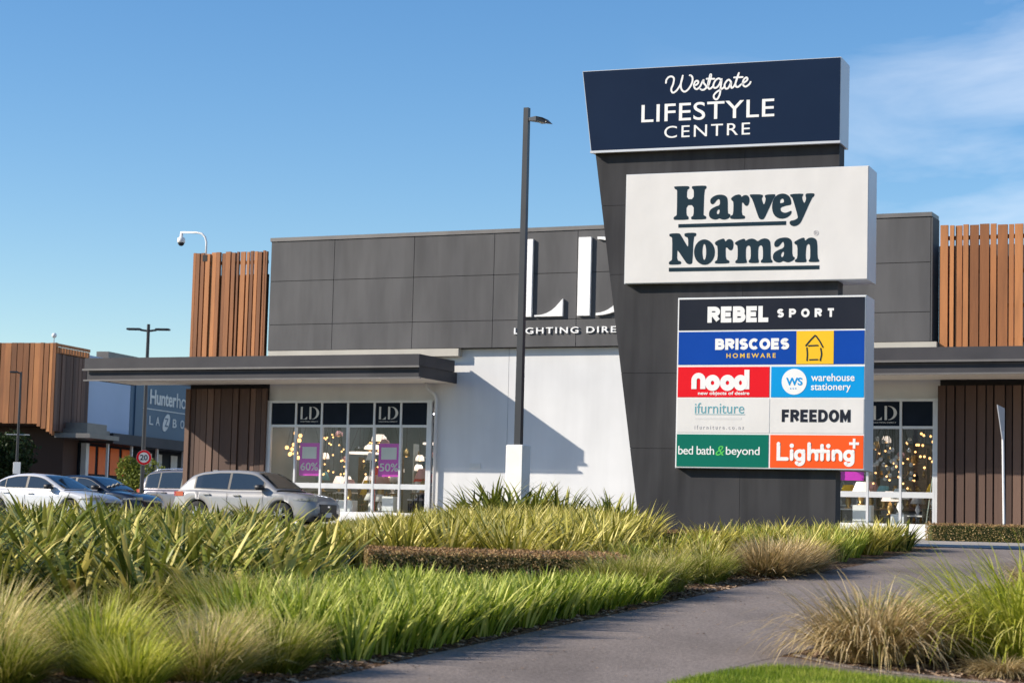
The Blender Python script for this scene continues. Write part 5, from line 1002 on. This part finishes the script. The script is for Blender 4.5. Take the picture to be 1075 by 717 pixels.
# bark chips lying on the beds
cb = MB(); g = np.random.default_rng(6)
def chips(n, fx, y0, y1):
    k = 0
    while k < n:
        y = g.uniform(y0, y1); r = fx(y); x = g.uniform(*r); a = g.uniform(0, 6.28); l = g.uniform(.012, .05); w = g.uniform(.005, .014); z = gz(y)+.004; dx, dy = math.cos(a), math.sin(a); dzz = g.uniform(-.3, .5)*l
        cb.add([(x-dx*l-dy*w, y-dy*l+dx*w, z), (x+dx*l-dy*w, y+dy*l+dx*w, z+dzz+.008), (x+dx*l+dy*w, y+dy*l-dx*w, z+dzz+.014), (x-dx*l+dy*w, y-dy*l-dx*w, z+.012)], [(0, 1, 2, 3)], float(g.uniform(0, 1))); k += 1
chips(2600, lambda y: (path_left(y)-1.0, path_left(y)-.03), 17.0, 32)
chips(1600, lambda y: (path_left(y)-3.5, path_left(y)-.03), 16.5, 20.5)
chips(3200, lambda y: (float(np.interp(y, [18, 19.5, 20.02, 20.5, 21.35, 24], [7.1, 4.46, 3.82, 3.36, 3.0, 4.3])), 7.2), 18.4, 22.4)
M['chip'] = mat("bark_chip", (0.09, 0.05, 0.028), (0.50, 0.36, 0.24), 5, .9, tint='ramp', ramp=(0, 1), c3=(0.26, 0.165, 0.10))
tag(cb.build("bark_chips", M['chip']), "loose brown bark chips scattered over the planting beds", "bark mulch", None, 'stuff')
# fallen leaves and chips strewn on the path
lf = MB(); g = np.random.default_rng(8)
for k in range(420):
    y = 17+22*g.uniform()**1.3; e = g.uniform(); a0, b0 = path_left(y), path_right(y); x = a0+(b0-a0)*(min(.5*e**3, 1) if k % 2 else g.uniform(0, 1)); a = g.uniform(0, 6.28); l = g.uniform(.008, .03); w = l*g.uniform(.25, .5); z = gz(y)+.012; dx, dy = math.cos(a), math.sin(a)
    lf.add([(x-dx*l, y-dy*l, z), (x+dy*w, y-dx*w, z+.006), (x+dx*l, y+dy*l, z+.004), (x-dy*w, y+dx*w, z+.008)], [(0, 1, 2, 3)], float(g.uniform(0, 1)))
tag(lf.build("leaf_litter", M['chip']), "dry leaf scraps and bark bits strewn on the asphalt path", "leaf litter", None, 'stuff')
# clipped hedges: leaf shell over a block, brown trimmed top
def hedge(label, x0, x1, y, d, h, rz=0.0, seed=1, dens=420, browntop=True, tilt=0.0, mk='hedge'):
    t = thing("clipped_hedge", label, "hedge", ((x0+x1)/2, y, gz(y)), rz); t.rotation_euler = (tilt, 0, rz); L = (x1-x0)/2; g = np.random.default_rng(seed)
    c = MB(); c.box(-L+.05, L-.05, -d/2+.05, d/2-.05, 0, h-.06, .15, bev=.03); c.build("hedge_core", M['hedge'], t)
    def shell(n, fn):
        q = MB()
        for i in range(n):
            p, up = fn(); s = g.uniform(.011, .028); a = Vector(g.normal(0, 1, 3)).normalized(); b_ = a.cross(Vector(up)+Vector(g.normal(0, .6, 3))).normalized()
            q.add([p+a*s, p+b_*s*.45, p-a*s, p-b_*s*.45], [(0, 1, 2, 3)], float(np.clip(g.normal(.45, .25), 0, 1)))
        return q
    def sidep():
        e = g.uniform(0, 2*L+d*1.0); z = g.uniform(0, h); o = g.normal(0, .025)
        if e < 2*L: return Vector((e-L, -d/2+o, z)), (0, -1, 0)
        return Vector((-L if g.uniform() < .5 else L, e-2*L-d/2, z)), (1, 0, 0)
    shell(int(dens*(2*L+d)*h*5), sidep).build("foliage", M[mk], t)
    shell(int(dens*2*L*d*4.5), lambda: (Vector((g.uniform(-L, L), g.uniform(-d/2, d/2), h+g.normal(0, .018)-.03)), (0, 0, 1))).build("trimmed_top", M['hedgetop'] if browntop else M['hedge'], t)
hedge("low clipped hedge with flat brown top across the middle of the bed", -1.95, 1.62, 29.3, 1.5, .44, .10, 3, 700, True, .035, 'tanhedge')
hedge("low brown topped hedge at the foot of the pylon", 2.7, 5.3, 40.0, .9, .22, -.1, 4)
hedge("tan brown hedge along the foot of the right slat wall", 10.15, 16.5, 50.6, .9, .46, -.10, 5, 300, True, 0.0, 'tanhedge')
# tree and shrub beyond the car park
def crown(seed, n, fn, s0, s1, m, par):
    g = np.random.default_rng(seed); q = MB()
    for i in range(n):
        p, tn = fn(g); s = g.uniform(s0, s1); a = Vector(g.normal(0, 1, 3)).normalized(); b_ = a.cross(Vector(g.normal(0, 1, 3))).normalized()
        q.add([p+a*s, p+b_*s*.55, p-a*s, p-b_*s*.55], [(0, 1, 2, 3)], float(np.clip(tn+g.normal(0, .2), 0, 1)))
    return q.build("crown", m, par)
def lumps(cs):
    def fn(g):
        c_ = cs[g.integers(len(cs))]; d = Vector(g.normal(0, 1, 3)).normalized(); r = c_[3]*g.uniform(.45, 1.0)**.4*(1+.10*math.sin(d.x*7+d.z*9)); return Vector(c_[:3])+Vector((d.x*r, d.y*r, d.z*r)), c_[4]
    return fn
tr = thing("dark_tree", "dark evergreen tree at the left edge in front of the cedar box", "tree", (-21.75, 86, gz(86))); tr.scale = (1.15, 1.15, 1.18)
rr = random.Random(2); crown(70, 6500, lumps([(rr.uniform(-1.4, 1.2), rr.uniform(-1.2, 1.2), rr.uniform(1.3, 3.0), rr.uniform(.55, .95), rr.uniform(.2, .6)) for _ in range(16)]), .05, .11, M['darkleaf'], tr)
c = MB(); c.tube([(0, 0, 0), (.05, 0, 1.2), (0, .1, 2.6)], [.16, .12, .05], 8); c.tube([(.03, 0, 1.0), (.5, .1, 2.2)], [.08, .03], 6); c.tube([(.03, 0, 1.1), (-.6, .2, 2.3)], [.08, .03], 6); c.build("trunk", M['bark'], tr)
sh = thing("round_shrub", "rounded yellow green shrub beside the round speed sign", "shrub", (-14.75, 84, gz(84)))
rr = random.Random(9); crown(71, 7000, lumps([(rr.uniform(-.55, .55), rr.uniform(-.5, .5), rr.uniform(.8, 2.2), rr.uniform(.35, .6), rr.uniform(.35, .7)) for _ in range(16)]), .035, .075, M['shrubleaf'], sh)
c = MB(); c.tube([(0, 0, 0), (.03, 0, .7), (0, .05, 1.7)], [.1, .08, .03], 8); c.tube([(.02, 0, .5), (.35, 0, 1.4)], [.05, .02], 6); c.build("trunk", M['bark'], sh)
